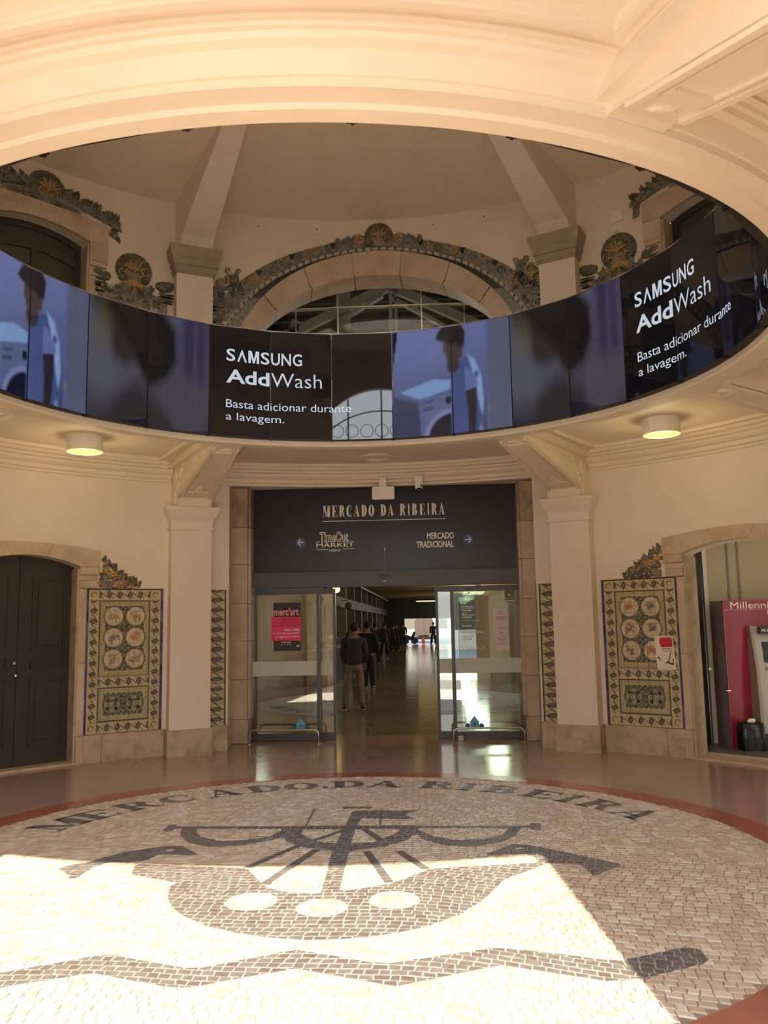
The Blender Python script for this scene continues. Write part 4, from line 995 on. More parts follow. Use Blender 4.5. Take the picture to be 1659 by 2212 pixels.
for sgn, seed, lab in ((-1, 1, 'painted tile panel with six bird roundels beside the dark double door'), (1, 2, 'painted tile panel with six flower roundels beside the cash machine doorway')):
    sA, sB = (-R_(41.35)*RW, -R_(31.05)*RW) if sgn < 0 else (R_(31.05)*RW, R_(41.35)*RW)
    L = sB-sA; t = empty('azulejo_picture', W((sA+sB)/2, Z_T0), lab, 'tile panel')
    mb = MB()
    for i in range(6): 
        a, b = sA+L*i/6, sA+L*(i+1)/6
        mb.add([W(a, Z_T0, -.01), W(b, Z_T0, -.01), W(b, Z_T1, -.01), W(a, Z_T1, -.01), W(a, Z_T0, .006), W(b, Z_T0, .006), W(b, Z_T1, .006), W(a, Z_T1, .006)], [(4, 5, 6, 7), (3, 7, 6, 2), (0, 1, 5, 4), (0, 4, 7, 3), (1, 2, 6, 5)])
    obj('grout_bed', mb, M['tile_edge'], t)
    H = Z_T1-Z_T0; uf = lambda s: (s-sA)/L; vf = lambda z: (Z_T1-z)/H*1.80
    xs = [sA, sA+.037*L]+[sA+(.037+.1322857*i)*L for i in range(1, 8)]+[sB]
    for r in range(13):
        za, zb = Z_T0+H*r/13, Z_T0+H*(r+1)/13
        for i, (a, b) in enumerate(zip(xs, xs[1:])):
            bl = None
            if i in (0, 8): bl = rnd.choice([(66, 60, 116), (74, 68, 126), (58, 50, 102), (98, 94, 134)])
            tile(t, a, b, za, zb, uf, vf, seed, 1.0, 'main', 20 if bl is None else 2, bl)
    mb = MB()
    for i in range(6):
        a, b = sA+L*i/6, sA+L*(i+1)/6
        for z0_, z1_ in ((Z_T1, Z_T1+.012), (Z_T0-.008, Z_T0)):
            mb.add([W(a, z0_, 0), W(b, z0_, 0), W(b, z1_, 0), W(a, z1_, 0), W(a, z0_, .016), W(b, z0_, .016), W(b, z1_, .016), W(a, z1_, .016)], [(4, 5, 6, 7), (3, 7, 6, 2), (0, 1, 5, 4), (0, 4, 7, 3), (1, 2, 6, 5)])
    obj('dark_edging', mb, M['black'], t)
    # narrow strip between pilaster and entrance
    p, q = (22.15, 24.95); sA2, sB2 = (R_(p)*RW, R_(q)*RW) if sgn > 0 else (-R_(q)*RW, -R_(p)*RW)
    sA2, sB2 = (sA2+.02, sB2) if sgn > 0 else (sA2, sB2-.02)
    t2 = empty('tile_strip', W((sA2+sB2)/2, Z_T0), 'narrow strip of painted border tiles %s of the market entrance, beside the pilaster' % ('left' if sgn < 0 else 'right'), 'tile strip')
    L2 = sB2-sA2; Wd = .132
    for r in range(13):
        za, zb = Z_T0+H*r/13, Z_T0+H*(r+1)/13
        tile(t2, sA2, sB2, za, zb, lambda s: (s-sA2)/L2*Wd, vf, seed, Wd, 'strip', 18)

# ------------------------------------------------------------------ relief ornament in ceramic: fruit, shells, scrolls
M['o_olive'] = mat('olive ceramic', rgb(118, 110, 82), 0.35, noise=(rgb(78, 76, 58), 18, .4, .6)); M['o_blue'] = mat('blue grey ceramic', rgb(136, 136, 122), 0.35, noise=(rgb(96, 98, 92), 22, .42, .6))
M['o_ochre'] = mat('ochre ceramic', rgb(196, 160, 96), 0.35, noise=(rgb(150, 118, 70), 24, .4, .65)); M['o_dark'] = mat('dark ceramic', rgb(36, 36, 34), 0.35)
M['o_green'] = mat('green ceramic', rgb(112, 112, 82), 0.35, noise=(rgb(72, 74, 54), 26, .4, .6)); M['o_grey'] = mat('grey brown ceramic', rgb(152, 138, 112), 0.4, noise=(rgb(110, 100, 84), 20, .4, .6))
M['o_pink'] = mat('pink berry ceramic', rgb(190, 112, 98), 0.3); M['o_purple'] = mat('purple grape ceramic', rgb(128, 84, 100), 0.3); M['o_white'] = mat('pale ceramic', rgb(200, 196, 176), 0.35)
M['rope'] = mat('pale rope moulding', rgb(176, 162, 136), 0.5)
OM = [M['o_olive'], M['o_blue'], M['o_ochre'], M['o_dark'], M['o_green'], M['o_grey'], M['o_pink'], M['o_purple'], M['o_white']]
def o_leaf(mb, s, z, ang, ln, wd, d, mi, n=7):
    """pointed leaf lying on the wall, raised along its middle; three-lobed outline"""
    ca, sa = math.cos(ang), math.sin(ang); pts = []
    prof = [(0, .12), (.15, .75), (.3, 1.0), (.42, .62), (.6, .8), (.78, .38), (1.0, 0)]
    up_ = [(x*ln, y*wd/2) for x, y in prof]; lo = [(x, -y) for x, y in reversed(up_[:-1])]
    out = up_+lo
    T = lambda x, y, dd: W(s+x*ca-y*sa, z+x*sa+y*ca, dd)
    k = len(out)
    vv = [T(x, y, d*.35) for x, y in out]+[T(x, y, 0.0) for x, y in out]+[T(ln*.12, 0, d*.8), T(ln*.55, 0, d), T(ln*.9, 0, d*.5)]
    fs = [(i, k+i, k+(i+1) % k, (i+1) % k) for i in range(k)]
    cA, cB, cC = 2*k, 2*k+1, 2*k+2; c_of = lambda i: cA if i in (0, 1, k-1, k-2) else (cC if i in (5, 6, 7) else cB)
    for i in range(k):
        j = (i+1) % k; a, b = c_of(i), c_of(j)
        fs.append((i, j, b) if a == b else (i, j, b, a))
    fs += [(cA, cB, cC)] if False else []
    mb.add(vv, fs, mi)
def o_blob(mb, s, z, rs, rz, d, mi, n=10):
    vv = []; m = 4
    for i in range(m):
        t = PI/2*i/m; k = math.cos(t)
        for j in range(n): a = 2*PI*j/n; vv.append(W(s+rs*k*math.cos(a), z+rz*k*math.sin(a), d*math.sin(t)))
    vv.append(W(s, z, d)); fs = [((i)*n+j, i*n+(j+1) % n, (i+1)*n+(j+1) % n, (i+1)*n+j) for i in range(m-1) for j in range(n)]
    fs += [((m-1)*n+j, (m-1)*n+(j+1) % n, len(vv)-1) for j in range(n)]
    mb.add(vv, fs, mi)
def o_scroll(mb, s, z, r, turns, a0, d, mi, wd=.02, flip=1):
    pts = []; n = int(14*turns)
    for i in range(n+1):
        t = i/n; rr = r*(1-.8*t); a = a0+flip*2*PI*turns*t; pts.append(W(s+rr*math.cos(a), z+rr*math.sin(a), d*.6))
    mb.tube(pts, [wd*(1-.5*i/n) for i in range(n+1)], n=6, mi=mi)
def o_shell(mb, s, z, r, d=.06):
    """scalloped shell with a fan of ribs"""
    N = 15
    o_blob(mb, s, z+.05*r, r*.86, r*.86, d*.75, 5, 20)
    for i in range(N):
        a = R_(-35+250*i/(N-1)); o_blob(mb, s+r*.76*math.cos(a), z+r*.76*math.sin(a), r*.27, r*.27, d*.8, 0 if i % 3 else 4, 8)
        for j in range(2): b = a+(j-.5)*.14; o_blob(mb, s+r*.97*math.cos(b), z+r*.97*math.sin(b), r*.09, r*.09, d*.5, [0, 4, 5][(i+j) % 3], 6)
    for i in range(11):
        a = R_(5+170*i/10); o_blob(mb, s+r*.55*math.cos(a), z+r*.55*math.sin(a), r*.15, r*.15, d*1.1, [5, 1, 4][i % 3], 8)
    for i in range(9):
        a = R_(22+136*i/8); p = [W(s+r*q*math.cos(a), z-.12*r+r*q*math.sin(a), d*(1.15+.2*math.sin(q*3))) for q in (.08, .3, .5, .66)]
        mb.tube(p, [r*.03, r*.055, r*.06, r*.03], n=6, mi=2 if i % 2 == 0 else 5)
        if i < 8:
            b = a+R_(8.5); p = [W(s+r*q*math.cos(b), z-.12*r+r*q*math.sin(b), d*1.1) for q in (.25, .42, .6)]; mb.tube(p, [r*.015, r*.03, r*.02], n=5, mi=3)
    o_blob(mb, s, z-.1*r, r*.13, r*.13, d*1.5, 2)
    for sg in (-1, 1):
        o_scroll(mb, s+sg*r*.30, z-.22*r, r*.24, 1.2, R_(90), d*1.4, 2, r*.05, -sg); o_scroll(mb, s+sg*r*.66, z-.30*r, r*.25, 1.2, R_(90), d*1.2, 1, r*.06, -sg)

# fruit cascades over the tile panels
for sgn, lab in ((-1, 'ceramic cascade of fruit and leaves in a basket above the left tile panel'), (1, 'ceramic cascade of grapes, fruit and leaves above the right tile panel')):
    t = empty('fruit_ornament', W(sgn*3.55, 2.11), lab, 'wall ornament'); fr_ = random.Random(11+sgn)
    X = lambda k: sgn*(3.735-k)                       # k grows away from the doorway
    top = lambda k: 2.115+.36*max(0, 1-k/.50)**1.05
    lv = MB()
    for i in range(20):
        k = i/20*.47; z = top(k)-.035; o_leaf(lv, X(k), z, R_(90+sgn*fr_.uniform(-10, 75)), fr_.uniform(.07, .12), .06, .026, fr_.choice([4, 0, 4, 5]))
    for i in range(44):
        k = fr_.uniform(.0, .42); z = fr_.uniform(2.12, top(k)-.02); o_leaf(lv, X(k), z, fr_.uniform(0, 6.28), fr_.uniform(.06, .11), .065, .024, fr_.choice([4, 0, 5, 2]))
    obj('leaves', lv, OM, t, kind='stuff')
    mb = MB(); 
    for (k, z, rs, rz, mi) in ((.05, 2.33, .05, .045, 2), (.13, 2.30, .055, .03, 2), (.16, 2.265, .06, .025, 2), (.04, 2.25, .045, .035, 5), (.22, 2.24, .045, .03, 5 if sgn > 0 else 1), (.31, 2.17, .04, .035, 4)):
        m2 = MB(); o_blob(m2, X(k), z, rs, rz, .045, mi); obj('fruit', m2, OM, t, smooth=True)
    mb = MB()
    for i in range(34):
        k = fr_.uniform(.12, .40); z = fr_.uniform(2.12, 2.12+.10*(1-abs(k-.24)/.3)); o_blob(mb, X(k), z, .016, .016, .04, (6 if fr_.random() < .75 else 8) if sgn < 0 else (7 if fr_.random() < .8 else 8), 7)
    obj('berries', mb, OM, t, kind='stuff', smooth=True)
    mb = MB(); sq = [(X(-.0), 2.112), (X(.10), 2.112), (X(.13), 2.20), (X(0), 2.20)]
    mb.prism(sq, 0, .025, lambda a, b, d: W(a, b, d), mi=5)
    for i in range(4):
        for j in range(3): o_blob(mb, X(.02+.026*i), 2.13+.025*j, .007, .007, .032, 3, 6)
    obj('basket', mb, OM, t)

# ------------------------------------------------------------------ side doors: stone frames
def voussoirs(t, cen, half_i, half_o, zi, zo, n, depth, m, name='arch_stone', rb=RW+.02):
    for i in range(n):
        a0 = -1+2*i/n; a1 = -1+2*(i+1)/n; mb = MB(); sub = 4
        for j in range(sub):
            p = a0+(a1-a0)*j/sub; q = a0+(a1-a0)*(j+1)/sub
            g0 = .002 if j == 0 else 0; g1 = .002 if j == sub-1 else 0
            A = [(cen+(p+g0)*half_i, zi(p)), (cen+(q-g1)*half_i, zi(q)), (cen+(q-g1)*half_o, zo(q)), (cen+(p+g0)*half_o, zo(p))]
            mb.prism(A, 0, 1, lambda a, b, d: P(a, RW-depth if d else rb, b))
        obj(name, mb, m, t)
for sgn, nm in ((-1, 'left'), (1, 'right')):
    cen = sgn*DC
    for lvl, (zj, zc_, zoj, zoc, zb) in enumerate(((2.37, 2.49, 2.57, 2.64, 0.0), (6.58, 6.70, 6.84, 6.92, 4.1))):
        lab = ('segmental stone door frame around the dark double door at the left' if sgn < 0 else 'segmental stone door frame of the cash machine doorway at the right') if lvl == 0 else \
              ('stone frame of the upper left window under a shell crest' if sgn < 0 else 'stone frame of the upper right window beside the display ring')
        t = empty('stone_frame', P(cen, RW, zb), lab, 'door frame' if lvl == 0 else 'window frame')
        zi = lambda p: zc_-(zc_-zj)*p*p; zo = lambda p: zoc-(zoc-zoj)*p*p
        voussoirs(t, cen, DH, DH+2.55, zi, zo, 3, .045, M['stone'])
        for s in (-1, 1):
            aI = cen+s*DH; aO = cen+s*(DH+2.55); aM = cen+s*(DH+1.0)
            mb = MB(); ear = [(aI, zi(1)), (aO, zi(1)), (aO, zo(1)+.0)]
            mb.prism(ear, 0, 1, lambda a, b, d: P(a, RW-.045 if d else RW+.02, b)); obj('jamb_stone', mb, M['stone'], t)
            def blk(a, b, z0, z1, dep, m):
                mb = MB(); p, q = min(a, b), max(a, b); curved_block(mb, p, q, z0+.002, z1-.002, RW-dep, n=1); obj('jamb_stone', mb, m, t)
            zlow = zj-.23 if lvl == 0 else zj-.16
            if lvl == 0:
                blk(aI, aO, 2.27, zj, .045, M['stone']); blk(aI, aO-s*.2, 2.20, 2.27, .03, M['stone_pink']); blk(aI, aO-s*.3, 2.105, 2.20, .045, M['stone'])
                blk(aI, aM, .33, 1.2, .03, M['stone_pink']); blk(aI, aM, 1.2, 2.105, .03, M['stone']); blk(aI, aM, 0.0, .33, .05, M['stone_grey'])
            else:
                blk(aI, aO, 6.33, zj, .045, M['stone_pink']); blk(aI, aO-s*.2, 6.26, 6.33, .05, M['stone']); blk(aI, aO-s*.3, 6.14, 6.26, .035, M['stone_pink']); blk(aI, aM, 4.1, 6.14, .03, M['stone'])
            # reveal lining
            mb = MB(); th = .25; zt = zj-.01
            A = [P(aI-s*.02, RW-.02, zb), P(aI-s*.02, RW+th, zb), P(aI-s*.28, RW+th, zb), P(aI-s*.28, RW-.02, zb)]
            mb.add([(x, y, z) for x, y, z in A]+[(x, y, zt-.02) for x, y, z in A], [(0, 1, 2, 3), (4, 7, 6, 5), (0, 4, 5, 1), (1, 5, 6, 2), (2, 6, 7, 3), (3, 7, 4, 0)])
            obj('reveal_stone', mb, M['stone_grey'], t)
        if lvl == 0:
            mb = MB()
            for i in range(6):
                a, b = cen-DH-.5+(2*DH+1)*i/6, cen-DH-.5+(2*DH+1)*(i+1)/6
                A = [P(a, RW-.06, 0), P(b, RW-.06, 0), P(b, RW+.40, 0), P(a, RW+.40, 0)]
                mb.add([(x, y, .0) for x, y, z in A]+[(x, y, .028) for x, y, z in A], [(4, 5, 6, 7), (0, 1, 5, 4), (2, 3, 7, 6), (1, 2, 6, 5), (3, 0, 4, 7)])
            obj('door_sill', mb, M['stone'], t)

# dark double door, left
t = empty('double_door', P(-DC, RW+.15, .03), 'closed dark green panelled double door in the stone frame at the left', 'door', rz=R_(DC))
fl_ = lambda x, z, d: (x, -d, z-.03)
hwd = (RW+.15)*math.tan(R_(DH))+.005
for s in (-1, 1):
    x0, x1 = (0.003, hwd) if s > 0 else (-hwd, -.003)
    def tz(x): return 2.52-.12*(x/hwd)**2+.02
    mb = MB(); n = 8
    poly = [(x0, .028)]+[(x1, .028)]+[(x1+(x0-x1)*i/n, tz(x1+(x0-x1)*i/n)) for i in range(n+1)]
    mb.prism(poly, -.03, 0.0, fl_); lf = obj('door_leaf', mb, M['door_green'], t, local=True)
    xa, xb = (x0+.13, x1-.10) if s > 0 else (x0+.10, x1-.13)
    for z0_, z1_ in ((1.36, 2.24), (1.14, 1.26), (.26, 1.04)):
        mb = MB()
        for (a, b, c_, d_) in ((xa, xb, z0_, z0_+.03), (xa, xb, z1_-.03, z1_), (xa, xa+.03, z0_, z1_), (xb-.03, xb, z0_, z1_)):
            mb.prism(rect(a, b, c_, d_), -.005, .016, fl_, inset=0.0)
        mb.prism(rect(xa+.07, xb-.07, z0_+.05, z1_-.05) if z1_-z0_ > .2 else rect(xa+.05, xb-.05, z0_+.045, z1_-.045), -.005, .010, fl_, inset=.03)
        obj('door_panel', mb, M['door_green'], lf, local=True)
mb = MB(); mb.prism(rect(-.028, .022, .035, 2.50), -.01, .022, fl_); obj('meeting_stile', mb, M['door_green'], t, local=True)
mb = MB(); mb.ell((-.055, -.055, 1.075-.03), .03, .03, .03, n=14, m=8); mb.cyl((-.055, 0, 1.045), (-.055, -.04, 1.045), .012); obj('door_knob', mb, M['chrome'], t, local=True, smooth=True)
mb = MB(); mb.cyl((-.06, 0, 1.19), (-.06, -.02, 1.19), .017, n=14); obj('lock', mb, M['chrome'], t, local=True)

mb = MB(); a_ = Vector(P(-DC, RW+.36, 0)); tt = Vector((math.cos(R_(-DC)), -math.sin(R_(-DC)), 0)); oo = Vector(P(-DC, 1, 0))
mb.box(-1.1, 1.1, 0, .06, -.02, 3.4, fn=lambda x, y, z: tuple(a_+tt*x+oo*y+Vector((0, 0, z)))); obj('wall_light_stop', mb, M['dark'], kind='structure')  # unseen dark board added to stop light leaking round the double door
# cash machine room, right
def sector(r0, r1, z0, z1, a0=30, a1=70): return MB().lathe([(r0, z1), (r1, z1), (r1, z0), (r0, z0)], n=24, a0=R_(a0), a1=R_(a1))
obj('floor', sector(5.66, 8.2, -.05, .012), mat('grey lobby floor', rgb(112, 104, 94), .35), kind='structure')
lob = mat('beige lobby wall', rgb(196, 184, 152), .7)
mb = MB(); mb.box(4.27, 7.6, 5.30, 5.4, 0.012, 3.4); mb.box(7.5, 7.6, 2.6, 5.3, .012, 3.4); mb.box(5.6, 7.6, 2.5, 2.6, .012, 3.4)
obj('wall_lobby', mb, lob, kind='structure')
obj('ceiling', sector(5.74, 8.6, 3.4, 3.5), lob, kind='structure')
mb = MB(); mb.box(3.5, 4.27, 5.75, 5.85, 0.012, 3.4); obj('wall_dark_passage', mb, M['dark'], kind='structure')
t = empty('dark_door_leaf', (3.95, 4.66, .012), 'black open door leaf folded back inside the cash machine doorway', 'door')
mb = MB(); q0, q1 = Vector((3.93, 4.60, 0)), Vector((4.22, 5.22, 0)); nn = Vector((.9, -.42, 0)).normalized()*.04
mb.add([tuple(v_+Vector((0, 0, z))) for z in (.016, 2.9) for v_ in (q0, q1, q1-nn, q0-nn)], [(0, 1, 2, 3), (4, 7, 6, 5), (0, 4, 5, 1), (1, 5, 6, 2), (2, 6, 7, 3), (3, 7, 4, 0)]); lf = obj('leaf', mb, M['dark'], t)
mb = MB(); a = q0+(q1-q0)*.25+nn*.3; b = q0+(q1-q0)*.8+nn*.3
for z0_, z1_ in ((.3, 1.0), (1.2, 2.4)):
    mb.add([tuple(v_+Vector((0, 0, z))) for z in (z0_, z1_) for v_ in (a, b, b-nn*.35, a-nn*.35)], [(0, 1, 2, 3), (4, 7, 6, 5), (0, 4, 5, 1), (1, 5, 6, 2), (2, 6, 7, 3), (3, 7, 4, 0)])
obj('door_panel', mb, M['dark'], t)
t = empty('white_door', (4.25, 5.2, .012), 'white door edge with a lever handle left of the crimson cash machine cabinet', 'door')
obj('leaf', MB().box(4.225, 4.275, 5.14, 5.31, .014, 2.9), M['white'], t)
mb = MB(); mb.cyl((4.23, 5.14, .955), (4.23, 5.11, .955), .022, n=12); mb.cyl((4.23, 5.12, .955), (4.12, 5.115, .955), .010, n=8); obj('lever_handle', mb, M['chrome'], t)
t = empty('conduit', (4.62, 5.29, 1.85), 'two thin grey conduit pipes on the beige wall above the cash machine cabinet', 'pipe')
for x in (4.60, 4.735):
    mb = MB(); mb.cyl((x, 5.285, 1.80), (x, 5.285, 3.4), .014, n=8); mb.box(x-.022, x+.022, 5.265, 5.30, 1.93, 1.96); obj('pipe', mb, M['atm_grey'], t)
t = empty('cash_machine_cabinet', (4.9, 5.0, .012), 'crimson cabinet around the cash machine, header reading Millennium bcp', 'cabinet')
mb = MB(); mb.box(4.335, 5.60, 4.80, 4.83, .014, 1.822); obj('front', mb, M['red_cab'], t)
mb = MB(); mb.box(4.335, 4.36, 4.832, 5.295, .014, 1.822); mb.box(4.362, 5.60, 4.832, 5.295, 1.80, 1.822); obj('side_panel', mb, M['grey_cab'], t, label='mauve grey side panel')
fm = pf(4.80)
mb = MB(); mb.box(4.335, 5.60, 4.796, 4.80, 1.70, 1.706); mb.box(4.335, 4.339, 4.796, 4.80, .02, 1.70); obj('header_line', mb, mat('pale pink trim', rgb(206, 150, 150), .5), t)
obj('header_lettering', text_mb('Millennium', 4.43, 5.10, 1.715, 1.80, fm, off=.0), M['lettering'], t)
obj('header_lettering', text_mb('bcp', 4.88, 5.06, 1.62, 1.69, fm, off=.01), M['lettering'], t)
mb = MB(); mb.cyl((4.36, 4.79, .70), (4.31, 4.79, .70), .008, n=8); obj('latch', mb, M['chrome'], t)
mb = MB(); mb.prism([(4.46, .5), (4.62, .5), (4.60, 1.5), (4.50, 1.5)], 0, .002, fm); obj('red_recess', mb, mat('brighter crimson', rgb(172, 44, 64), .4), t)
t = empty('cash_machine', (4.85, 4.6, .012), 'grey cash machine set in the crimson cabinet', 'cash machine')
mb = MB(); fa = lambda y, z, x: (x, y, z)
prof = [(4.80, .30), (4.80, 1.50), (4.70, 1.50), (4.66, 1.35), (4.60, .95), (4.56, .30)]
mb.prism([(4.80, .02), (4.80, 1.50), (4.70, 1.50), (4.64, 1.30), (4.56, .95), (4.54, .60), (4.54, .02)], 4.61, 4.645, fa); obj('left_cheek', mb, M['atm_grey'], t)
mb = MB(); mb.prism([(4.80, .10), (4.80, 1.49), (4.72, 1.49), (4.67, 1.30), (4.60, .95), (4.60, .10)], 4.645, 5.35, fa); obj('body', mb, M['atm_light'], t)
mb = MB(); mb.box(4.70, 5.30, 4.60, 4.68, 1.40, 1.49); obj('top_sign', mb, M['black'], t)
obj('top_sign_lettering', text_mb('MULTIBANCO', 4.72, 5.02, 1.425, 1.46, pf(4.598), off=.01), M['lettering'], t)
mb = MB(); mb.add([(4.735, 4.655, 1.30), (5.25, 4.655, 1.30), (5.25, 4.60, 1.05), (4.735, 4.60, 1.05), (4.735, 4.69, 1.30), (5.25, 4.69, 1.30), (5.25, 4.69, 1.05), (4.735, 4.69, 1.05)], [(3, 2, 1, 0), (0, 1, 5, 4), (1, 2, 6, 5), (3, 0, 4, 7), (2, 3, 7, 6)]); obj('screen', mb, M['black'], t)
mb = MB(); mb.box(4.74, 5.25, 4.57, 4.64, .96, 1.0); mb.box(4.76, 4.86, 4.585, 4.60, .82, .88); obj('keypad_shelf', mb, M['atm_grey'], t)
obj('base', MB().box(4.66, 5.35, 4.585, 4.80, .014, .20), M['black'], t)
t = empty('waste_bag', (4.5, 4.5, .012), 'black bin liner over a low bin beside the cash machine, paper on top', 'waste bin')
mb = MB(); cb = (4.50, 4.58); lv_ = [(.014, .135), (.12, .145), (.26, .14), (.335, .125), (.345, .10)]; N = 16; vv = []
for z, r in lv_:
    for j in range(N): a = 2*PI*j/N; k = 1+.07*math.sin(5*a+z*9); sx_ = max(-1, min(1, 1.3*math.cos(a))); sy_ = max(-1, min(1, 1.3*math.sin(a))); vv.append((cb[0]+r*k*sx_, cb[1]+r*k*sy_*.8, z))
vv.append((cb[0], cb[1], .33)); fs = [(i*N+j, i*N+(j+1) % N, (i+1)*N+(j+1) % N, (i+1)*N+j) for i in range(len(lv_)-1) for j in range(N)]+[((len(lv_)-1)*N+j, (len(lv_)-1)*N+(j+1) % N, len(vv)-1) for j in range(N)]
mb.add(vv, fs); obj('liner', mb, M['bag'], t, smooth=True)
mb = MB(); mb.ell((4.50, 4.53, .365), .05, .03, .03, n=7, m=4); mb.ell((4.47, 4.52, .36), .03, .02, .025, n=6, m=4); obj('crumpled_paper', mb, M['white'], t)

# flyer on the right tile panel
t = empty('flyer', W(3.71, 1.0, .02), 'white flyer with a red block and sketch, stuck on the right tile panel', 'flyer')
fy = lambda a, b, d: W(3.60+.235*a+.02*(1-b), 1.005+.40*b, .016+d)
mb = MB(); mb.prism([(0, 0), (1, 0), (.97, 1), (0, 1)], 0, .003, fy); obj('sheet', mb, M['paper2'], t)
mb = MB(); mb.prism([(.30, .68), (.34, .66), (.90, .67), (.93, .78), (.90, .95), (.28, .94), (.24, .80)], .003, .0045, fy); obj('red_block', mb, M['red_print'], t)
obj('flyer_lettering', text_mb('A exposição', .32, .88, .79, .825, lambda x, z, d: fy(x, z, .006)), M['pink_print'], t)
mb = MB()
for (a, b, c_, d_) in ((.34, .86, .60, .625), (.36, .88, .555, .565), (.36, .88, .535, .545), (.2, .8, .055, .065)): mb.prism(rect(a, b, c_, d_), .003, .0045, fy)
obj('flyer_print', mb, M['print_grey'], t)
mb = MB()
for q in ([(.38, .12), (.55, .20), (.70, .16), (.88, .14), (.92, .19), (.66, .22), (.52, .24)], [(.56, .22), (.66, .30), (.72, .42), (.76, .42), (.70, .28), (.62, .20)], [(.70, .44), (.80, .52), (.82, .50), (.74, .42)], [(.05, .34), (.16, .40), (.22, .28), (.18, .26), (.14, .35), (.07, .31)], [(.84, .22), (.88, .34), (.92, .33), (.89, .20)]): mb.prism(q, .003, .0045, fy)
obj('flyer_sketch', mb, M['print_black'], t)

# ------------------------------------------------------------------ upper storey: windows and ornament
t = empty('arch_surround', W(0, 5.0), 'pink stone arch around the big lunette window above the market entrance', 'window frame')
nst = 9
for i in range(nst):
    mb = MB(); a0, a1 = PI*i/nst, PI*(i+1)/nst; sub = 5
    for j in range(sub):
        p = a0+(a1-a0)*j/sub+(.004 if j == 0 else 0); q = a0+(a1-a0)*(j+1)/sub-(.004 if j == sub-1 else 0)
        pi_ = lambda t_: (1.95*math.cos(t_), 5.04+1.58*math.sin(t_)); po_ = lambda t_: (2.12*math.cos(t_), 4.98+1.95*math.sin(t_))
        mb.prism([pi_(q), pi_(p), po_(p), po_(q)], -.02, .05, lambda a, b, d: W(a, b, d))
        # soffit lining
        pa, pb = pi_(p), pi_(q); k = .965
        A = [W(pa[0], pa[1], .05), W(pb[0], pb[1], .05), P(math.degrees(pb[0]/RW), RW+.45, pb[1]), P(math.degrees(pa[0]/RW), RW+.45, pa[1])]
        B = [W(pa[0]*k, 5.04+(pa[1]-5.04)*k, .05), W(pb[0]*k, 5.04+(pb[1]-5.04)*k, .05), P(math.degrees(pb[0]*k/RW), RW+.45, 5.04+(pb[1]-5.04)*k), P(math.degrees(pa[0]*k/RW), RW+.45, 5.04+(pa[1]-5.04)*k)]
        mb.add(A+B, [(4, 5, 6, 7), (0, 1, 5, 4), (1, 2, 6, 5), (2, 3, 7, 6), (3, 0, 4, 7)])
    obj('arch_stone', mb, M['stone_pink'] if i != nst//2 else M['stone'], t)
t = empty('arch_ornament', W(0, 5.0), 'ceramic scroll band with rope edge and shell crest around the lunette window', 'wall ornament')
mb = MB(); N = 170
for i in range(N):
    a = PI*(.06+.88*i/N); s, z = 2.33*math.cos(a), 4.93+2.045*math.sin(a)
    o_blob(mb, s, z, .026, .034, .04, 8 if i % 3 else 5, 6)
obj('rope_moulding', mb, OM, t, kind='stuff')
mb = MB()
for i in range(60):
    p, q = PI*(.05+.9*i/60), PI*(.05+.9*(i+1)/60); f = lambda t_, k: ((2.13+k*.17)*math.cos(t_), 4.98-.045*k+(1.96+.05*k)*math.sin(t_))
    mb.prism([f(q, 0), f(p, 0), f(p, 1), f(q, 1)], 0, .018, lambda a, b, d: W(a, b, d), mi=1 if i in range(3, 11) or i in range(49, 57) else 3)
obj('blue_border', mb, OM, t)
def band(t_, k): 
    w = .15+.03*math.cos(2*t_)
    return ((2.37+k*.27)*math.cos(t_), 4.93+(2.075+k*w)*math.sin(t_))
mb = MB()
for i in range(48):
    p, q = PI*(.14+.72*i/48), PI*(.14+.72*(i+1)/48)
    mb.prism([band(q, 0), band(p, 0), band(p, 1), band(q, 1)], 0, .022, lambda a, b, d: W(a, b, d), mi=5 if (i//2) % 3 else 1)
obj('scroll_ground', mb, OM, t)
mb = MB(); orr = random.Random(5)
for i in range(22):
    a = PI*(.15+.70*i/21)
    if abs(a-PI/2) < .05: continue
    s, z = band(a, .5); fl2 = 1 if a < PI/2 else -1
    o_scroll(mb, s, z, .065, 1.3, orr.uniform(0, 6), .05, [5, 1, 2, 0][i % 4], .016, fl2)
    s, z = band(a+.04, .75); o_leaf(mb, s, z, a+fl2*1.2, .10, .05, .04, [0, 4, 5][i % 3])
    s, z = band(a-.03, .2); o_blob(mb, s, z, .03, .02, .045, [2, 5, 1][i % 3], 7)
for a in (.20, .27, .34, .66, .73, .80, .42, .58):
    s, z = band(PI*a, .7); mb.prism([(s-.045, z+.03), (s+.045, z+.03), (s, z-.05)], .02, .05, lambda p, q, d: W(p, q, d), mi=3)
obj('scrolls', mb, OM, t, kind='stuff')
mb = MB(); o_shell(mb, .03, 7.16, .20, .07)
for sg in (-1, 1):
    for i in range(3): o_scroll(mb, .03+sg*(.27+.15*i), 7.11-.02*i, .075-.008*i, 1.3, R_(90), .06, [2, 1, 5][i], .022, -sg)
    o_blob(mb, .03+sg*.30, 7.12, .12, .09, .035, 1); o_blob(mb, .03+sg*.45, 7.09, .10, .07, .035, 1)
obj('shell_crest', mb, OM, t)
mb = MB()
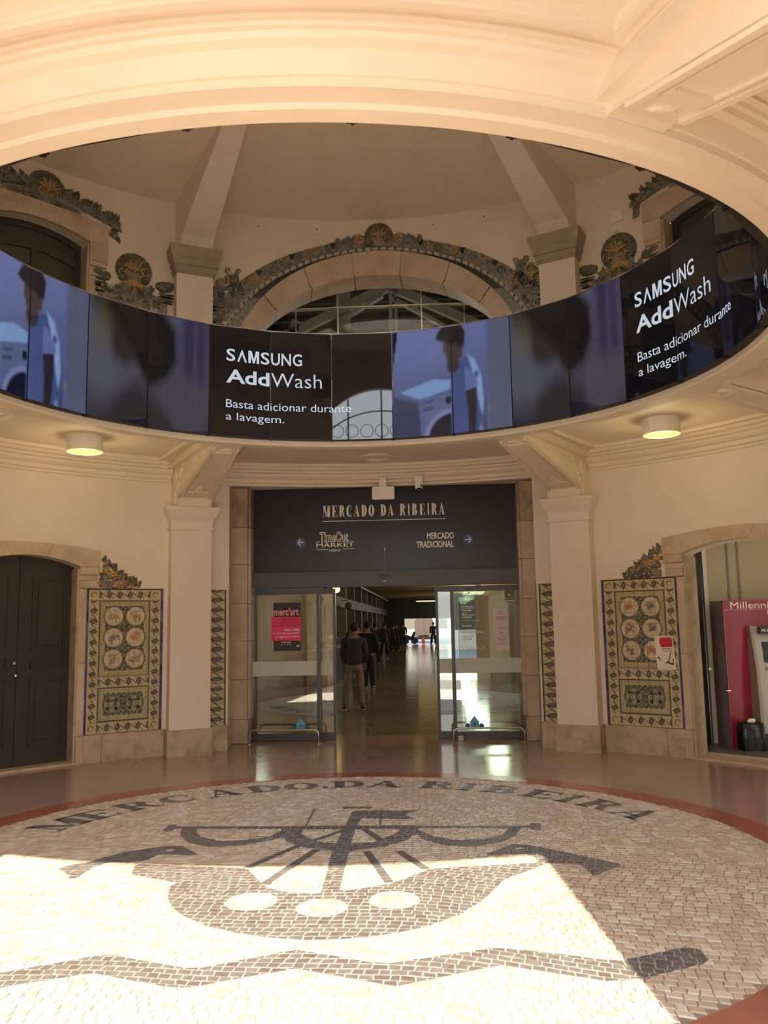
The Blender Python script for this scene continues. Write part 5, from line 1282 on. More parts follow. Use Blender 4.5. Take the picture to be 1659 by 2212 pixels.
for sg in (-1, 1):
    for i in range(26):
        s = sg*orr.uniform(1.98, 2.32); z = orr.uniform(5.5, 6.42-.25*abs(abs(s)-2.15)); 
        if (s/2.40)**2+((z-4.91)/2.11)**2 < 1.0: continue
        o_leaf(mb, s, z, orr.uniform(0, 6.28), .16, .09, .05, orr.choice([5, 0, 1, 4]))
    for s, z in ((2.08, 6.42), (2.2, 6.35), (2.28, 6.22), (2.25, 6.05), (2.3, 5.85)):
        o_blob(mb, sg*s, z, .11, .10, .04, orr.choice([5, 0, 1])); o_scroll(mb, sg*s, z+.03, .085, 1.3, R_(60), .07, orr.choice([5, 1, 2]), .02, sg)
    o_scroll(mb, sg*1.98, 6.56, .045, 1.0, R_(-90), .04, 5, .016, sg); o_scroll(mb, sg*2.13, 6.56, .045, 1.0, R_(-90), .04, 5, .016, sg)
    for s, z in ((2.05, 6.32), (2.24, 6.17)): mb.prism([(sg*s-.05, z+.04), (sg*s+.05, z+.04), (sg*s, z-.06)], .04, .075, lambda p, q, d: W(p, q, d), mi=3)
    for z in (5.62, 5.70, 5.78, 5.95, 6.0): o_blob(mb, sg*2.34, z, .07, .022, .06, 3, 8)
obj('corner_scrolls', mb, OM, t, kind='stuff')

# shell ornaments between window and pilaster
for sgn, lab in ((-1, 'shell and flower ceramic ornament between the upper left window and the pilaster'), (1, 'shell and flower ceramic ornament between the pilaster and the upper right window')):
    t = empty('shell_ornament', W(sgn*3.42, 5.7), lab, 'wall ornament')
    mb = MB(); o_shell(mb, sgn*3.42, 6.33, .235, .07); obj('shell', mb, OM, t)
    mb = MB()
    gp = [(-.46, 5.5), (.46, 5.5), (.46, 6.02), (.36, 6.06), (.24, 5.98), (.17, 6.16), (-.17, 6.16), (-.24, 5.98), (-.36, 6.06), (-.46, 6.02)]
    mb.prism([(sgn*(3.42+a), b) for a, b in gp], 0, .018, lambda a, b, d: W(a, b, d), mi=5); o_blob(mb, sgn*3.42, 6.10, .15, .13, .05, 2, 14); o_blob(mb, sgn*3.42, 6.0, .11, .10, .06, 5, 12)
    for i in range(7): a = R_(200+140*i/6); o_leaf(mb, sgn*3.42, 6.12, a, .20, .07, .07, [2, 5, 4][i % 3])
    obj('ground_tiles', mb, OM, t, kind='stuff')
    mb = MB(); q = random.Random(20+sgn)
    for sg in (-1, 1):
        cx = 3.42+sg*.42
        o_blob(mb, sgn*cx, 6.19, .13, .075, .04, 4); o_blob(mb, sgn*(cx+sg*.06), 6.21, .09, .06, .05, 0); o_blob(mb, sgn*cx, 6.16, .12, .05, .04, 4)
        for i in range(4): o_blob(mb, sgn*(cx+sg*.03), 6.08-.04*i, .12-.01*i, .016, .045, 3 if i % 2 else 1)
        for i in range(6): o_leaf(mb, sgn*(3.42+sg*(.16+.035*i)), 6.12-.06*i, q.uniform(0, 6.28), .14, .08, .05, q.choice([1, 5, 1]))
        o_scroll(mb, sgn*(3.42+sg*.2), 6.02, .08, 1.2, 0, .06, 1, .022, sg)
    for i in range(70):
        a, z = 3.42+q.uniform(-.46, .46), q.uniform(5.55, 6.08)
        if q.random() < .55: o_leaf(mb, sgn*a, z, q.uniform(0, 6.28), .14, .08, .045, q.choice([1, 5, 4, 0]))
        else: o_blob(mb, sgn*a, z, .035, .035, .05, q.choice([4, 8, 2, 1]), 8)
    obj('flowers', mb, OM, t, kind='stuff')
# crests over the upper side windows
for sgn, lab in ((-1, 'large shell crest with scrolls over the upper left window'), (1, 'shell crest with scrolls over the upper right window, partly cut off by the ring')):
    c0 = DC*PI/180*RW; t = empty('window_crest', W(sgn*c0, 6.95), lab, 'wall ornament'); q = random.Random(40+sgn)
    mb = MB(); o_shell(mb, sgn*(c0-.06), 7.10, .24, .08); obj('shell', mb, OM, t)
    mb = MB()
    for sg in (-1, 1):
        for i in range(15):
            f = i/14; s = c0+sg*(.15+.80*f); z = 6.93-.10*f*f+.08+.10*(1-f)
            o_blob(mb, sgn*s, z, .085, .07*(1-.3*f), .05, [1, 5, 0, 1][i % 4]); o_leaf(mb, sgn*s, z+.02, R_(90+sgn*sg*-40)+q.uniform(-.5, .5), .15, .08, .07, q.choice([0, 4, 5, 1]))
            if i % 3 == 0: o_scroll(mb, sgn*s, z, .065, 1.3, 0, .075, 1, .02, sg)
        for i in range(6): o_leaf(mb, sgn*(c0+sg*(.95+q.uniform(-.03, .04))), 6.98-.045*i, R_(-90)+q.uniform(-1, 1), .10, .07, .06, q.choice([0, 1, 5])); o_blob(mb, sgn*(c0+sg*.96), 6.95-.04*i, .05, .035, .04, [0, 1, 5][i % 3])
        for i in range(12): a = c0+sg*(.1+.4*i/12); o_blob(mb, sgn*a, 6.97-.05*(i/12)**2, .05, .03, .03, 2 if i % 2 else 5)
        p = [W(sgn*(c0+sg*(.12+.45*k)), 7.0-.04*k-.03*k*k, .07) for k in (0, .25, .5, .75, 1)]; mb.tube(p, [.02, .035, .03, .02, .01], n=6, mi=1)
    obj('scrolls', mb, OM, t, kind='stuff')
# windows of the upper side bays
for sgn, lab in ((-1, 'dark timber window with arched louvre in the upper left bay'), (1, 'dark timber window in the upper right bay')):
    t = empty('upper_window', P(sgn*DC, RW+.2, 4.7), lab, 'window', rz=-R_(sgn*DC)); hx = (RW+.2)*math.tan(R_(DH))-.02; f = lambda x, z, d: (x, -d, z-4.7)
    ztp = lambda x: 6.72-.12*(x/hx)**2
    def bandp(z_off0, z_off1, x=hx, d0=0, d1=.02, n=8):
        mb = MB()
        for i in range(n):
            a, b = -x+2*x*i/n, -x+2*x*(i+1)/n; mb.prism([(a, ztp(a)-z_off1), (b, ztp(b)-z_off1), (b, ztp(b)-z_off0), (a, ztp(a)-z_off0)], d0, d1, f)
        return mb
    obj('frame', bandp(0, .10, d1=.03), M['grille'], t, local=True)
    obj('transom_pane', bandp(.09, .26, x=hx-.08, d1=.004), M['grey_glass'], t, local=True)
    mb = bandp(.25, .36, d1=.025); obj('transom_bar', mb, M['grille'], t, local=True)
    mb = MB()
    for s in (-1, 1): mb.prism(rect(*sorted((s*(hx-.09), s*hx)), 4.7, 6.62), 0, .028, f)
    mb.prism(rect(-.03, .03, 4.7, 6.4), 0, .028, f); mb.prism(rect(-hx, hx, 5.9, 5.96), 0, .026, f); obj('sash_bars', mb, M['grille'], t, local=True)
    obj('pane', bandp(.35, 2.0, x=hx-.05, d0=-.01, d1=.002), M['grey_glass'], t, local=True)

# lunette glazing bars and the market roof seen through it
t = empty('lunette_window', (0, 5.85, 5.04), 'lunette window bars above the market entrance', 'window')
mb = MB(); Y = 5.87
for x in (-1.25, -.62, .62, 1.25): mb.box(x-.008, x+.008, Y-.01, Y+.01, 5.04, 5.04+1.58*math.sqrt(1-(x/1.95)**2))
mb.box(-1.9, 1.9, Y-.01, Y+.01, 5.80, 5.812); mb.box(-1.2, 1.2, Y-.01, Y+.01, 6.28, 6.292)
obj('glazing_bars', mb, M['steel'], t)
mb = MB()
for i in range(24):
    a, b = -1.94+3.88*i/24, -1.94+3.88*(i+1)/24; za, zb = [5.04+1.58*math.sqrt(max(0, 1-(q_/1.95)**2)) for q_ in (a, b)]
    mb.add([(a, Y+.02, 5.04), (b, Y+.02, 5.04), (b, Y+.02, zb), (a, Y+.02, za)], [(0, 1, 2, 3)])
obj('pane', mb, glass_mat('lunette glass', (.92, .95, .93, 1), .02), t)
wt = mat('white painted truss', rgb(150, 148, 132), .55); rf_m = mat('dark roof boards', rgb(62, 56, 46), .8, noise=(rgb(46, 42, 34), 6, .4, .6))
t = empty('roof_truss', (0.06, 7.9, 5.0), 'white painted roof truss behind the lunette window', 'truss')
def beam(name, a, b, w, y=7.9, d=.12, m=wt):
    a = Vector((a[0], 0, a[1])); b = Vector((b[0], 0, b[1])); u_ = (b-a).normalized(); n_ = Vector((-u_.z, 0, u_.x))*w/2
    mb = MB(); mb.add([(p.x, yy, p.z) for yy in (y-d/2, y+d/2) for p in (a-n_, b-n_, b+n_, a+n_)], [(0, 1, 2, 3), (4, 7, 6, 5), (0, 4, 5, 1), (1, 5, 6, 2), (2, 6, 7, 3), (3, 7, 4, 0)]); obj(name, mb, m, t)
beam('rafter', (-2.6, 6.18), (.06, 7.42), .16); beam('rafter', (2.7, 6.10), (.06, 7.42), .16)
beam('strut', (.08, 5.6), (.08, 7.4), .06); beam('strut', (.17, 5.6), (.17, 7.35), .05); beam('post', (-.75, 5.6), (-.75, 7.5), .24, y=8.0); beam('strut', (-1.95, 5.8), (-1.55, 6.85), .16)
beam('brace', (.12, 7.2), (1.5, 6.35), .06); beam('brace', (-.75, 6.85), (-.05, 7.25), .05); beam('tie_rod', (-2.4, 6.55), (2.4, 6.55), .02); beam('tie_rod', (-2.2, 7.05), (2.2, 7.05), .015)
mb = MB()
for i in range(25):
    z = 8.85-.10*i; y = 8.4+.22*i
    mb.box(-5, 5, y, y+.2, z, z+.04); mb.box(-5, 5, y+.19, y+.225, z-.07, z+.0)
rb_ = empty('market_roof', (0, 9, 6), 'dark boarded market roof behind the lunette window', 'roof'); o = obj('roof_boards', mb, rf_m, rb_, kind='stuff')
mb = MB(); mb.add([(-5.2, 5.7, 9.05), (5.2, 5.7, 9.05), (5.2, 8.4, 9.05), (-5.2, 8.4, 9.05), (-5.2, 14.3, 6.42), (5.2, 14.3, 6.42)], [(0, 1, 2, 3), (3, 2, 5, 4)])
mb.box(-5.3, -5.2, 5.7, 14.3, 3.7, 9.05); mb.box(5.2, 5.3, 5.7, 14.3, 3.7, 9.05); mb.box(-5.3, -2.6, 5.6, 5.7, 3.7, 9.1); mb.box(2.6, 5.3, 5.6, 5.7, 3.7, 9.1); mb.box(-2.7, 2.7, 5.6, 5.7, 7.62, 9.1); obj('roof_sun_cover', mb, rf_m, rb_)  # unseen cover and sides added to keep the sun off the truss

# small junction plates high on the wall
for az, z, lab in ((-18.0, 7.27, 'first square junction plate from the left above the lunette window'), (-9.1, 7.28, 'second square junction plate from the left above the lunette window'), (8.6, 7.28, 'square junction plate just right of the shell crest'), (16.4, 7.29, 'square junction plate nearest the right upper pilaster')):
    s = R_(az)*RW; t = empty('junction_plate', W(s, z-.065), lab, 'plate'); mb = MB(); mb.prism(rect(s-.065, s+.065, z-.075, z+.075), 0, .012, lambda a, b, d: W(a, b, d)); obj('cover', mb, M['plaster'], t)
    mb = MB(); o_blob(mb, s, z, .012, .015, .02, 0, 8); obj('screw', mb, M['black'], t)
t = empty('alarm_box', W(3.44, 6.6), 'white alarm box with a small unit below it on the upper right wall', 'alarm')
mb = MB(); mb.prism(rect(3.36, 3.50, 6.73, 6.88), 0, .04, lambda a, b, d: W(a, b, d)); obj('cover', mb, M['white'], t)
mb = MB(); mb.prism(rect(3.37, 3.42, 6.60, 6.70), 0, .03, lambda a, b, d: W(a, b, d)); obj('small_unit', mb, M['white'], t)
mb = MB(); o_blob(mb, 3.375, 6.84, .008, .008, .045, 0, 6); o_blob(mb, 3.39, 6.68, .008, .008, .035, 0, 6); obj('led', mb, M['black'], t)

# ------------------------------------------------------------------ ceiling lamps and rose
for x, y, lab in ((-3.157, 2.88, 'round white ceiling lamp with lit yellow face left of the entrance'), (3.177, 2.859, 'round white ceiling lamp with lit yellow face right of the entrance')):
    t = empty('ceiling_lamp', (x, y, ZC), lab, 'lamp')
    obj('drum', MB().lathe([(.19, ZC+.002), (.197, ZC-.01), (.197, 3.565), (.185, 3.56), (.18, 3.565), (.18, ZC-.02)], c=(x, y, 0), n=40, closed=False), M['white'], t, smooth=False)
    obj('diffuser', MB().lathe([(0, 3.563), (.183, 3.566)], c=(x, y, 0), n=40, closed=False), M['lamp_on'], t)
    ld = bpy.data.lights.new('lamp_light', 'POINT'); ld.energy = 8; ld.color = (1, .8, .45); ld.shadow_soft_size = .12; lo_ = bpy.data.objects.new('lamp_light', ld); COL.objects.link(lo_); lo_.parent = t; lo_.location = (0, 0, -.36)
t = empty('ceiling_rose', (0, 4.51, ZC), 'round plaster rose on the ceiling in front of the entrance', 'ceiling rose')
obj('rim', MB().lathe([(.21, ZC+.002), (.205, ZC-.02), (.17, ZC-.025), (.16, ZC-.008), (.15, ZC+.002)], c=(0, 4.51, 0), n=40, closed=False), M['ceiling'], t)
obj('disc', MB().lathe([(0, ZC-.014), (.155, ZC-.006)], c=(0, 4.51, 0), n=40, closed=False), M['ceiling'], t)

# ------------------------------------------------------------------ market hall beyond the doors
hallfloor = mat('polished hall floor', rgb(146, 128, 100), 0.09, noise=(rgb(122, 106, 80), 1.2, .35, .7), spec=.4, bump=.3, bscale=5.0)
nt2 = hallfloor.node_tree                                  # faint cross ripples of the worn floor
for n_ in nt2.nodes:
    if n_.type == 'TEX_NOISE' and abs(n_.inputs['Scale'].default_value-5.0) < 1e-6:
        mp = nt2.nodes.new('ShaderNodeMapping'); mp.inputs['Scale'].default_value = (.25, 1.6, 1)
        tc_ = [k for k in nt2.nodes if k.type == 'TEX_COORD'][0]; nt2.links.new(tc_.outputs['Object'], mp.inputs['Vector']); nt2.links.new(mp.outputs[0], n_.inputs['Vector'])
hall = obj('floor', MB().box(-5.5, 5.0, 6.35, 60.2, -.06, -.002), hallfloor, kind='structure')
mj = MB()
for i in range(30): y = 6.9+i*.6; mj.box(-3, 4.9, y, y+.006, -.003, -.0012)
obj('tile_joint', mj, M['dark'], hall, kind='stuff')
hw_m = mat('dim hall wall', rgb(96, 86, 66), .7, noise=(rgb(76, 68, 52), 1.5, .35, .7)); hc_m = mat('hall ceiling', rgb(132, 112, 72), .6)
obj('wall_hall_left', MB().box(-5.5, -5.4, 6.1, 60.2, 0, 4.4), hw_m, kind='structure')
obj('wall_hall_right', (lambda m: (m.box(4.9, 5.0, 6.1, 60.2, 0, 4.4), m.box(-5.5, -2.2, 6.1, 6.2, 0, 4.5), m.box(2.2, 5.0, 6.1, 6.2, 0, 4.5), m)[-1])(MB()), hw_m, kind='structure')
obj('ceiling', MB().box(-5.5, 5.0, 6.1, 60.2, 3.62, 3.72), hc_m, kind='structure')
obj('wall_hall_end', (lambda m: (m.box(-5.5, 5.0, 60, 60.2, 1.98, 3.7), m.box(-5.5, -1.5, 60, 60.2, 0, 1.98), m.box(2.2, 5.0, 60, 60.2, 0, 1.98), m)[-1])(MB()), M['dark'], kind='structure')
for i in range(14):
    y = 9+i*3.4
    o = obj('ceiling_beam', MB().box(-3.1, 4.9, y, y+.28, 3.38, 3.64), hc_m); tag(o, 'ceiling beam across the market hall, one of a receding row', 'beam', 'ceiling beams of the market hall')
colm = mat('hall column', rgb(104, 94, 74), .6)
for i in range(13):
    y = 9.6+i*3.7
    t = empty('hall_column', (-2.95, y, 0), 'square column on the left side of the market hall, one of a receding row', 'column', 'columns of the market hall')
    obj('shaft', MB().box(-3.12, -2.78, y-.17, y+.17, 0, 3.62), colm, t); obj('base', MB().box(-3.16, -2.74, y-.21, y+.21, 0, .25), M['dark'], t)
o = obj('stall_fascia', MB().box(-2.775, -2.715, 9.0, 58, 2.25, 2.62), M['dark']); tag(o, 'dark fascia running along the stalls on the left of the hall', 'fascia')
o = obj('cable_tray', MB().box(-2.72, -2.62, 9.0, 58, 3.30, 3.37), M['atm_grey']); tag(o, 'pale cable tray under the hall ceiling on the left', 'cable tray')
for y, lab in ((17.5, 'nearer round sign hanging on the left fascia of the hall'), (25.5, 'farther round sign hanging on the left fascia of the hall')):
    t = empty('round_sign', (-2.45, y, 2.25), lab, 'sign'); z = 2.30
    obj('disc', MB().cyl((-2.45, y, z), (-2.45, y-.04, z), (.11 if y < 20 else .13), n=24), M['frame_grey'], t); obj('face', MB().cyl((-2.45, y-.041, z), (-2.45, y-.05, z), .09, n=24), M['print_grey'], t); obj('hanger', MB().box(-2.75, -2.45, y-.02, y+.0, 2.48, 2.50), M['black'], t)
sr = random.Random(9); ORD = ['nearest', 'second', 'third', 'fourth', 'fifth', 'sixth', 'seventh', 'eighth', 'farthest']
for i in range(9):
    y = 13.0+i*3.7+(.85)
    t = empty('market_stall', (-2.6, y, 0), ORD[i]+' dark market stall counter along the left of the hall, counting away from the doors', 'stall', 'stalls along the hall')
    obj('counter', MB().box(-3.2, -2.05, y, y+2.4, 0, .95), M['dark'], t); obj('top', MB().box(-3.25, -2.0, y-.03, y+2.45, .95, 1.0), M['print_grey'], t)
    mb = MB()
    for j in range(7): a, b = sr.uniform(-3.0, -2.2), sr.uniform(y+.1, y+2.2); h = sr.uniform(.1, .35); mb.ell((a, b, 1.0+h*.5), .12, .12, h*.5, n=8, m=5)
    obj('wares', mb, sr.choice([M['o_olive'], M['print_grey'], M['o_dark'], M['o_green']]), t, kind='stuff')
for k, (x, y, z, w) in enumerate(((.35, 46, 2.92, .65), (.30, 49, 3.0, .6), (.0, 20, 3.30, .14), (.05, 26, 3.30, .16), (.3, 14.0, 3.34, .75))):
    t = empty('hall_lamp', (x, y, z), ['yellow strip lamp above the far hall exit, lower of two', 'yellow strip lamp above the far hall exit, upper of two', 'small round lamp under the hall ceiling, nearer one', 'small round lamp under the hall ceiling, farther one', 'long strip lamp just inside the market door'][k], 'lamp')
    obj('tube', MB().box(x-w, x+w, y-.04, y+.04, z, z+.05), M['lamp_far'], t); obj('housing', MB().box(x-w-.03, x+w+.03, y-.06, y+.06, z+.052, z+.09), M['dark'], t)
for x, y, e in ((2.9, 9, 130), (2.9, 16, 140), (2.9, 25, 180), (2.9, 35, 200), (2.9, 46, 220), (2.9, 55, 200), (-4.3, 9.5, 160), (-4.3, 18, 160)):  # invented pendant lamps, added to brighten the market hall
    t = empty('added_hall_lamp', (x, y, 3.3), '%s added fill lamp on the %s side of the market hall' % ({9: 'nearest', 16: 'second', 25: 'third', 35: 'fourth', 46: 'fifth', 55: 'farthest', 9.5: 'nearer', 18: 'farther'}[y], 'right' if x > 0 else 'left'), 'lamp', 'added fill lamps of the market hall')
    obj('shade', MB().lathe([(.02, 3.60), (.03, 3.45), (.14, 3.36), (.15, 3.34), (.13, 3.35)], c=(x, y, 0), n=16, closed=False), M['dark'], t)
    obj('bulb', (lambda m: m.ell((x, y, 3.36), .05, .05, .04))(MB()), M['lamp_far'], t)
    ld = bpy.data.lights.new('hall_fill_light', 'POINT'); ld.energy = e; ld.color = (1, .88, .68); ld.shadow_soft_size = .35; lo_ = bpy.data.objects.new('hall_fill_light', ld); COL.objects.link(lo_); lo_.parent = t; lo_.location = (0, 0, -.05)
t = empty('wall_lamp', (-2.55, 22, 2.7), 'glowing yellow lamp on the left side of the hall above the fascia', 'lamp')
obj('globe', (lambda m: m.ell((-2.5, 22, 2.78), .13, .13, .13))(MB()), M['lamp_far'], t, smooth=True); obj('arm', MB().box(-2.8, -2.5, 21.99, 22.01, 2.9, 2.92), M['black'], t)
# things at the far exit
t = empty('delivery_van', (-.05, 68, 0), 'pale beige delivery van parked outside the far exit of the hall', 'van')
vb = mat('van body', rgb(130, 108, 92), .5)
mb = MB(); mb.prism([(-.88, .32), (.72, .32), (.72, 1.80), (.62, 2.02), (-.78, 2.02), (-.88, 1.80)], 0, 3.6, lambda a, b, d: (a, 71-d, b)); obj('body', mb, vb, t)
for x0 in (-.84, -.07): obj('rear_door', MB().box(x0, x0+.75, 67.37, 67.40, .45, 1.90), vb, t)
for x in (-.72, .56): obj('wheel', MB().cyl((x-.1, 67.9, .28), (x+.1, 67.9, .28), .28, n=18), M['black'], t)
obj('number_plate', MB().box(-.2, .2, 67.35, 67.37, .52, .62), M['print_black'], t); obj('bumper', MB().box(-.9, .74, 67.3, 67.4, .25, .42), M['dark'], t)
t = empty('orange_barrier', (-.12, 62, 0), 'orange barrier post standing in front of the van at the far exit', 'barrier')
org = mat('orange plastic', rgb(236, 112, 40), .5, emit=None); obj('post', MB().box(-.24, .02, 62, 62.1, 0, .55), org, t); obj('top_board', MB().box(-.5, .3, 61.97, 62.07, .56, .66), M['dark'], t)
for x, lab in ((-1.15, 'dark parked scooter left of the van at the far exit'),):
    t = empty('scooter', (x, 61.5, 0), lab, 'scooter')
    for dx in (-.35, .35): obj('wheel', MB().cyl((x+dx, 61.45, .27), (x+dx, 61.55, .27), .27, n=16), M['black'], t)
    obj('body', MB().prism([(x-.5, .35), (x+.3, .3), (x+.45, .95), (x+.3, 1.0), (x+.1, .6), (x-.3, .75), (x-.55, .7)], -.12, .12, lambda a, b, d: (a, 61.5+d, b)), M['dark'], t)
obj('street_ground', MB().box(-40, 40, 60.2, 110, -.07, -.003), mat('far street asphalt', rgb(96, 92, 86), .85), kind='structure')
t = empty('market_building', (0, 40, 7.9), 'bulk of the market building above the hall, shading the street beyond', 'building')
obj('upper_storeys', MB().box(-22, 22, 17, 60.2, 7.0, 12.5), M['facade'], t); obj('eaves', MB().box(-22.4, 22.4, 16.6, 60.7, 12.5, 12.8), M['facade'], t)
t = empty('far_building', (0, 96, 0), 'sunlit pale building across the street beyond the far exit', 'building')
fwm = mat('sunlit pale facade', rgb(128, 128, 118), .8, emit=None); obj('facade', MB().box(-20, 20, 96, 100, 0, 14), fwm, t)
for i in range(10):
    for j in range(3): obj('window', MB().box(-18+i*3.8, -16.6+i*3.8, 95.95, 96.02, 1+j*3.6, 3+j*3.6), M['grey_glass'], t)

# ------------------------------------------------------------------ people
def skin_obj(name, pts, edges, rad, m, parent, sub=2, root=0):
    me = bpy.data.meshes.new(name); off = wloc(parent)
    me.from_pydata([(p[0]-off.x, p[1]-off.y, p[2]-off.z) for p in pts], edges, []); o = put(name, me, parent)
    md = o.modifiers.new('skin', 'SKIN'); md.use_smooth_shade = True
    sv = me.skin_vertices[0].data
    for i, r in enumerate(rad): sv[i].radius = r if isinstance(r, tuple) else (r, r); sv[i].use_root = (i == root)
    if sub: s_ = o.modifiers.new('sub', 'SUBSURF'); s_.levels = sub; s_.render_levels = sub
    me.materials.append(m); return o
skin_m = mat('skin', rgb(170, 124, 98), .55)
def person(x, y, H, lab, group=None, jacket=(66, 64, 76), trousers=(148, 130, 106), shoe=(44, 38, 34), hair=(28, 22, 20), legs=((-.20, .0), (.14, .03)), full=True):
    k = H/1.72; t = empty('person', (x, y, 0), lab, 'person', group)
    Q = lambda a, b, c: (x+a*k, y+b*k, c*k)
    jm = mat('jacket cloth', rgb(*jacket), .8, noise=(rgb(*[int(c*.8) for c in jacket]), 30, .35, .65), bump=.3, bscale=60); tm = mat('trouser cloth', rgb(*trousers), .8, noise=(rgb(*[int(c*.88) for c in trousers]), 8, .35, .65)); sm_ = mat('shoe', rgb(*shoe), .5)
    L, Rr = legs
    # one continuous body
    bp = [Q(0, 0, .94), Q(0, .0, 1.12), Q(0, -.01, 1.30), Q(0, 0, 1.42), Q(0, .01, 1.49), Q(.0, .02, 1.56), Q(0, .02, 1.64),
          Q(-.19, 0, 1.38), Q(-.245, -.01, 1.12), Q(-.20, .13, .93), Q(.19, 0, 1.38), Q(.245, -.01, 1.12), Q(.20, .13, .93),
          Q(-.09, 0, .86), Q(L[0]*.75, L[1], .48), Q(L[0], L[1]-.01, .08), Q(.09, 0, .86), Q(Rr[0]*.85, Rr[1], .48), Q(Rr[0], Rr[1]-.01, .08)]
    be = [(0, 1), (1, 2), (2, 3), (3, 4), (4, 5), (5, 6), (3, 7), (7, 8), (8, 9), (3, 10), (10, 11), (11, 12), (0, 13), (13, 14), (14, 15), (0, 16), (16, 17), (17, 18)]
    br = [(.14, .10), (.13, .095), (.15, .10), (.11, .08), .052, (.07, .085), (.065, .08), .055, .043, .034, .055, .043, .034, .08, .055, .042, .08, .055, .042]
    skin_obj('body', bp, be, [tuple(a*k for a in (r if isinstance(r, tuple) else (r, r))) for r in br], skin_m, t)
    jp = [Q(0, 0, .86)]+bp[1:4]+[Q(0, .005, 1.47)]+bp[7:13]; je = [(0, 1), (1, 2), (2, 3), (3, 4), (3, 5), (5, 6), (6, 7), (3, 8), (8, 9), (9, 10)]
    jr = [(.185, .135), (.175, .125), (.185, .125), (.14, .10), (.075, .07), .075, .062, .05, .075, .062, .05]
    skin_obj('jacket', jp, je, [tuple(a*k for a in (r if isinstance(r, tuple) else (r, r))) for r in jr], jm, t, root=1)
    tp = [Q(0, 0, .98), Q(0, 0, .90)]+bp[13:19]; tp = tp[:2]+[bp[13], bp[14], Q(L[0], L[1]-.01, .07), bp[16], bp[17], Q(Rr[0], Rr[1]-.01, .07)]
    te = [(0, 1), (1, 2), (2, 3), (3, 4), (1, 5), (5, 6), (6, 7)]; tr_ = [(.16, .115), (.16, .12), .105, .082, .070, .105, .082, .070]
    skin_obj('trousers', tp, te, [tuple(a*k for a in (r if isinstance(r, tuple) else (r, r))) for r in tr_], tm, t, root=1)
    for (a, b), s in ((L, -1), (Rr, 1)):
        mb = MB(); mb.ell(Q(a+s*.02, b+.04, .05), .052*k, .14*k, .048*k, n=12, m=6); mb.v = [(p[0], p[1], max(p[2], .012)) for p in mb.v]; sh = obj('shoe', mb, sm_, t, smooth=True)
        mb = MB(); mb.ell(Q(a+s*.02, b+.04, .012), .055*k, .145*k, .012*k, n=12, m=4); obj('sole', mb, M['white'], sh)
    mb = MB(); mb.ell(Q(0, .035, 1.625), .082*k, .10*k, .115*k, n=16, m=10); obj('head', mb, skin_m, t, smooth=True)
    mb = MB(); mb.ell(Q(0, .02, 1.665), .088*k, .108*k, .085*k, n=16, m=8); mb.ell(Q(0, -.03, 1.63), .083*k, .06*k, .075*k, n=14, m=7); obj('hair', mb, mat('hair', rgb(*hair), .7), t, smooth=True)
    if full:
        mb = MB()
        for s in (-1, 1): mb.ell(Q(s*.086, .03, 1.615), .014*k, .02*k, .03*k, n=8, m=5)
        mb.ell(Q(0, .135, 1.605), .012*k, .02*k, .022*k, n=6, m=4); obj('ears_and_nose', mb, skin_m, t, smooth=True)
        for s in (-1, 1):                                 # hands: palm, four fingers, thumb, held low in front
            hx, hy, hz = s*.19, .17, .88; hp = [Q(hx, hy-.04, hz+.05), Q(hx, hy, hz)]; he = [(0, 1)]; hr = [.028*k, .036*k]
            for f in range(4):
                b0 = len(hp); hp += [Q(hx-.027+.018*f, hy+.03, hz-.035), Q(hx-.028+.018*f, hy+.045, hz-.07+.004*abs(f-1)), Q(hx-.027+.018*f, hy+.03, hz-.095+.006*abs(f-1))]
                he += [(1, b0), (b0, b0+1), (b0+1, b0+2)]; hr += [.010*k, .009*k, .008*k]
            b0 = len(hp); hp += [Q(hx-s*.04, hy+.02, hz-.0), Q(hx-s*.055, hy+.04, hz-.03)]; he += [(1, b0), (b0, b0+1)]; hr += [.011*k, .009*k]
            skin_obj('hand', hp, he, hr, skin_m, t, sub=1, root=1)
    return t
person(-.83, 10.1, 1.62, 'man seen from behind in dark grey jacket and khaki trousers standing in the doorway', jacket=(72, 68, 78), trousers=(150, 130, 106))
person(-.97, 15.2, 1.66, 'person in dark clothes half hidden behind the man in the grey jacket', jacket=(30, 28, 30), trousers=(34, 32, 30), shoe=(120, 112, 100), legs=((-.06, 0), (.12, .05)), full=False)
person(.70, 56.5, 1.66, 'dark silhouette of a person at the far exit of the hall', jacket=(22, 22, 24), trousers=(20, 20, 22), full=False)
for i, (x, y) in enumerate(((-1.7, 21), (-1.7, 29), (-1.65, 35), (-1.5, 41), (-1.6, 47), (-1.35, 52))):
    person(x, y, 1.6+.03*(i % 3), ['shopper in dark clothes at the nearest lit stall on the left', 'second shopper along the stalls, dark coat', 'third shopper along the stalls, dark coat', 'fourth shopper along the stalls, nearer the middle aisle', 'fifth shopper along the stalls, dark coat', 'farthest shopper by the stalls near the exit'][i], 'shoppers along the stalls', jacket=[(60, 52, 44), (40, 38, 40), (76, 60, 50)][i % 3], trousers=(34, 32, 32), full=False)

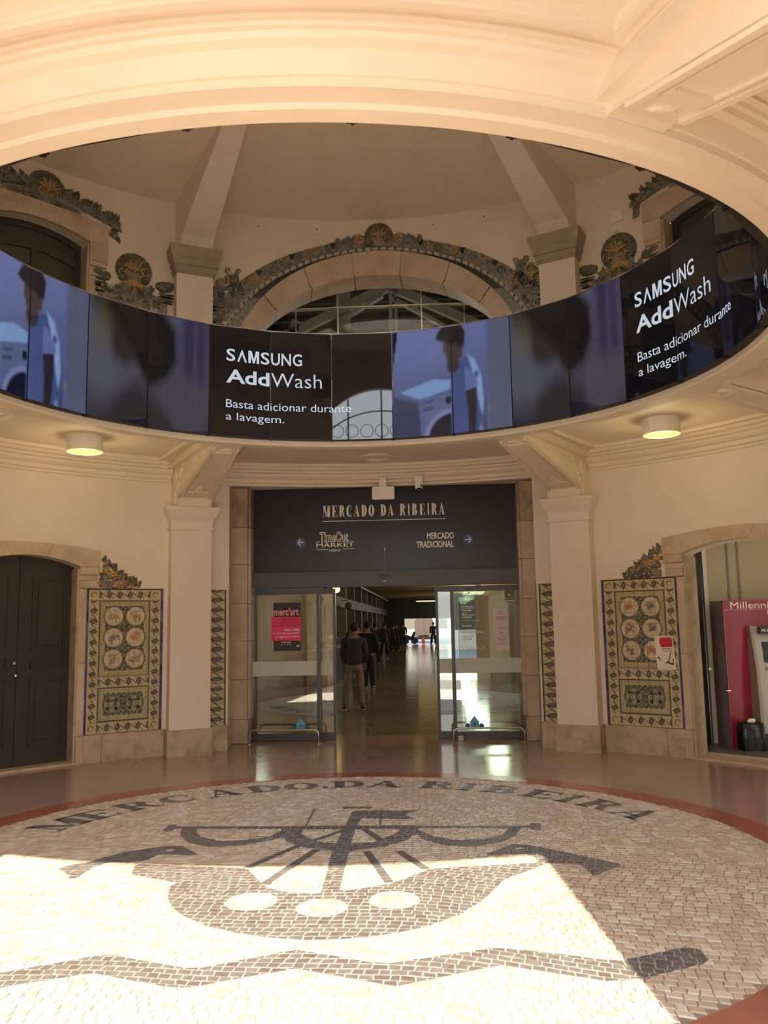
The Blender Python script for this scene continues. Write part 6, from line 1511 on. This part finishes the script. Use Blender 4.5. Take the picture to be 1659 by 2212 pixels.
# ------------------------------------------------------------------ street behind the viewer (lights the hall, shows in the glass)
obj('street_ground', MB().box(-40, 40, -60, -5.62, -.07, -.003), M['street'], kind='structure')
t = empty('street_building', (0, -34, 0), 'pale building across the street behind the viewer', 'building')
obj('facade', MB().box(-16, 9, -38, -34, 0, 9), M['facade'], t)
for i in range(7):
    for j in range(2): obj('window', MB().box(-15+i*3.4, -13.5+i*3.4, -34.02, -33.95, 1.2+j*3.8, 3.6+j*3.8), M['grey_glass'], t)
for x, y, s in ((4.5, -17, 1.0), (-7, -22, 1.2), (11, -24, 1.1)):
    t = empty('street_tree', (x, y, 0), {17: 'nearest', 22: 'left', 24: 'right'}[-y]+' leafy street tree behind the viewer', 'tree', 'street trees'); tr = random.Random(int(x*10))
    obj('trunk', MB().cyl((x, y, 0), (x, y, 2.6*s), .14, .09, n=10), M['dark'], t)
    mb = MB()
    for i in range(160):
        a, b = tr.uniform(0, 6.28), math.acos(tr.uniform(-1, 1)); r = 1.4*s*tr.random()**.4
        c = (x+r*math.sin(b)*math.cos(a), y+r*math.sin(b)*math.sin(a), 3.6*s+r*math.cos(b)*.8); mb.ell(c, .22, .22, .12, n=5, m=3)
    obj('foliage', mb, M['leafg'], t, kind='stuff')
# arched street window over the entrance: bars with iron scrolls
t = empty('street_lunette', (0, -5.5, 5.04), 'arched street window with wrought iron scrolls above the entrance behind the viewer', 'window')
mb = MB(); Y = -5.56
for x in (-.72, 0, .72): mb.cyl((x, Y, 5.04), (x, Y, 5.04+1.58*math.sqrt(1-(x/1.45)**2)), .018, n=6)
mb.tube([(1.4*math.cos(a_), Y, 5.1+1.05*math.sin(a_)) for a_ in [PI*i/20 for i in range(21)]], .016, n=6)
obj('glazing_bars', mb, M['black'], t)
mb = MB()
for i in range(9):
    cx = -1.28+.32*i; mb.tube([(cx+.14*math.cos(a_), Y, 5.72+.14*math.sin(a_)) for a_ in [2*PI*j/14 for j in range(15)]], .008, n=5)
obj('iron_scrolls', mb, M['black'], t)
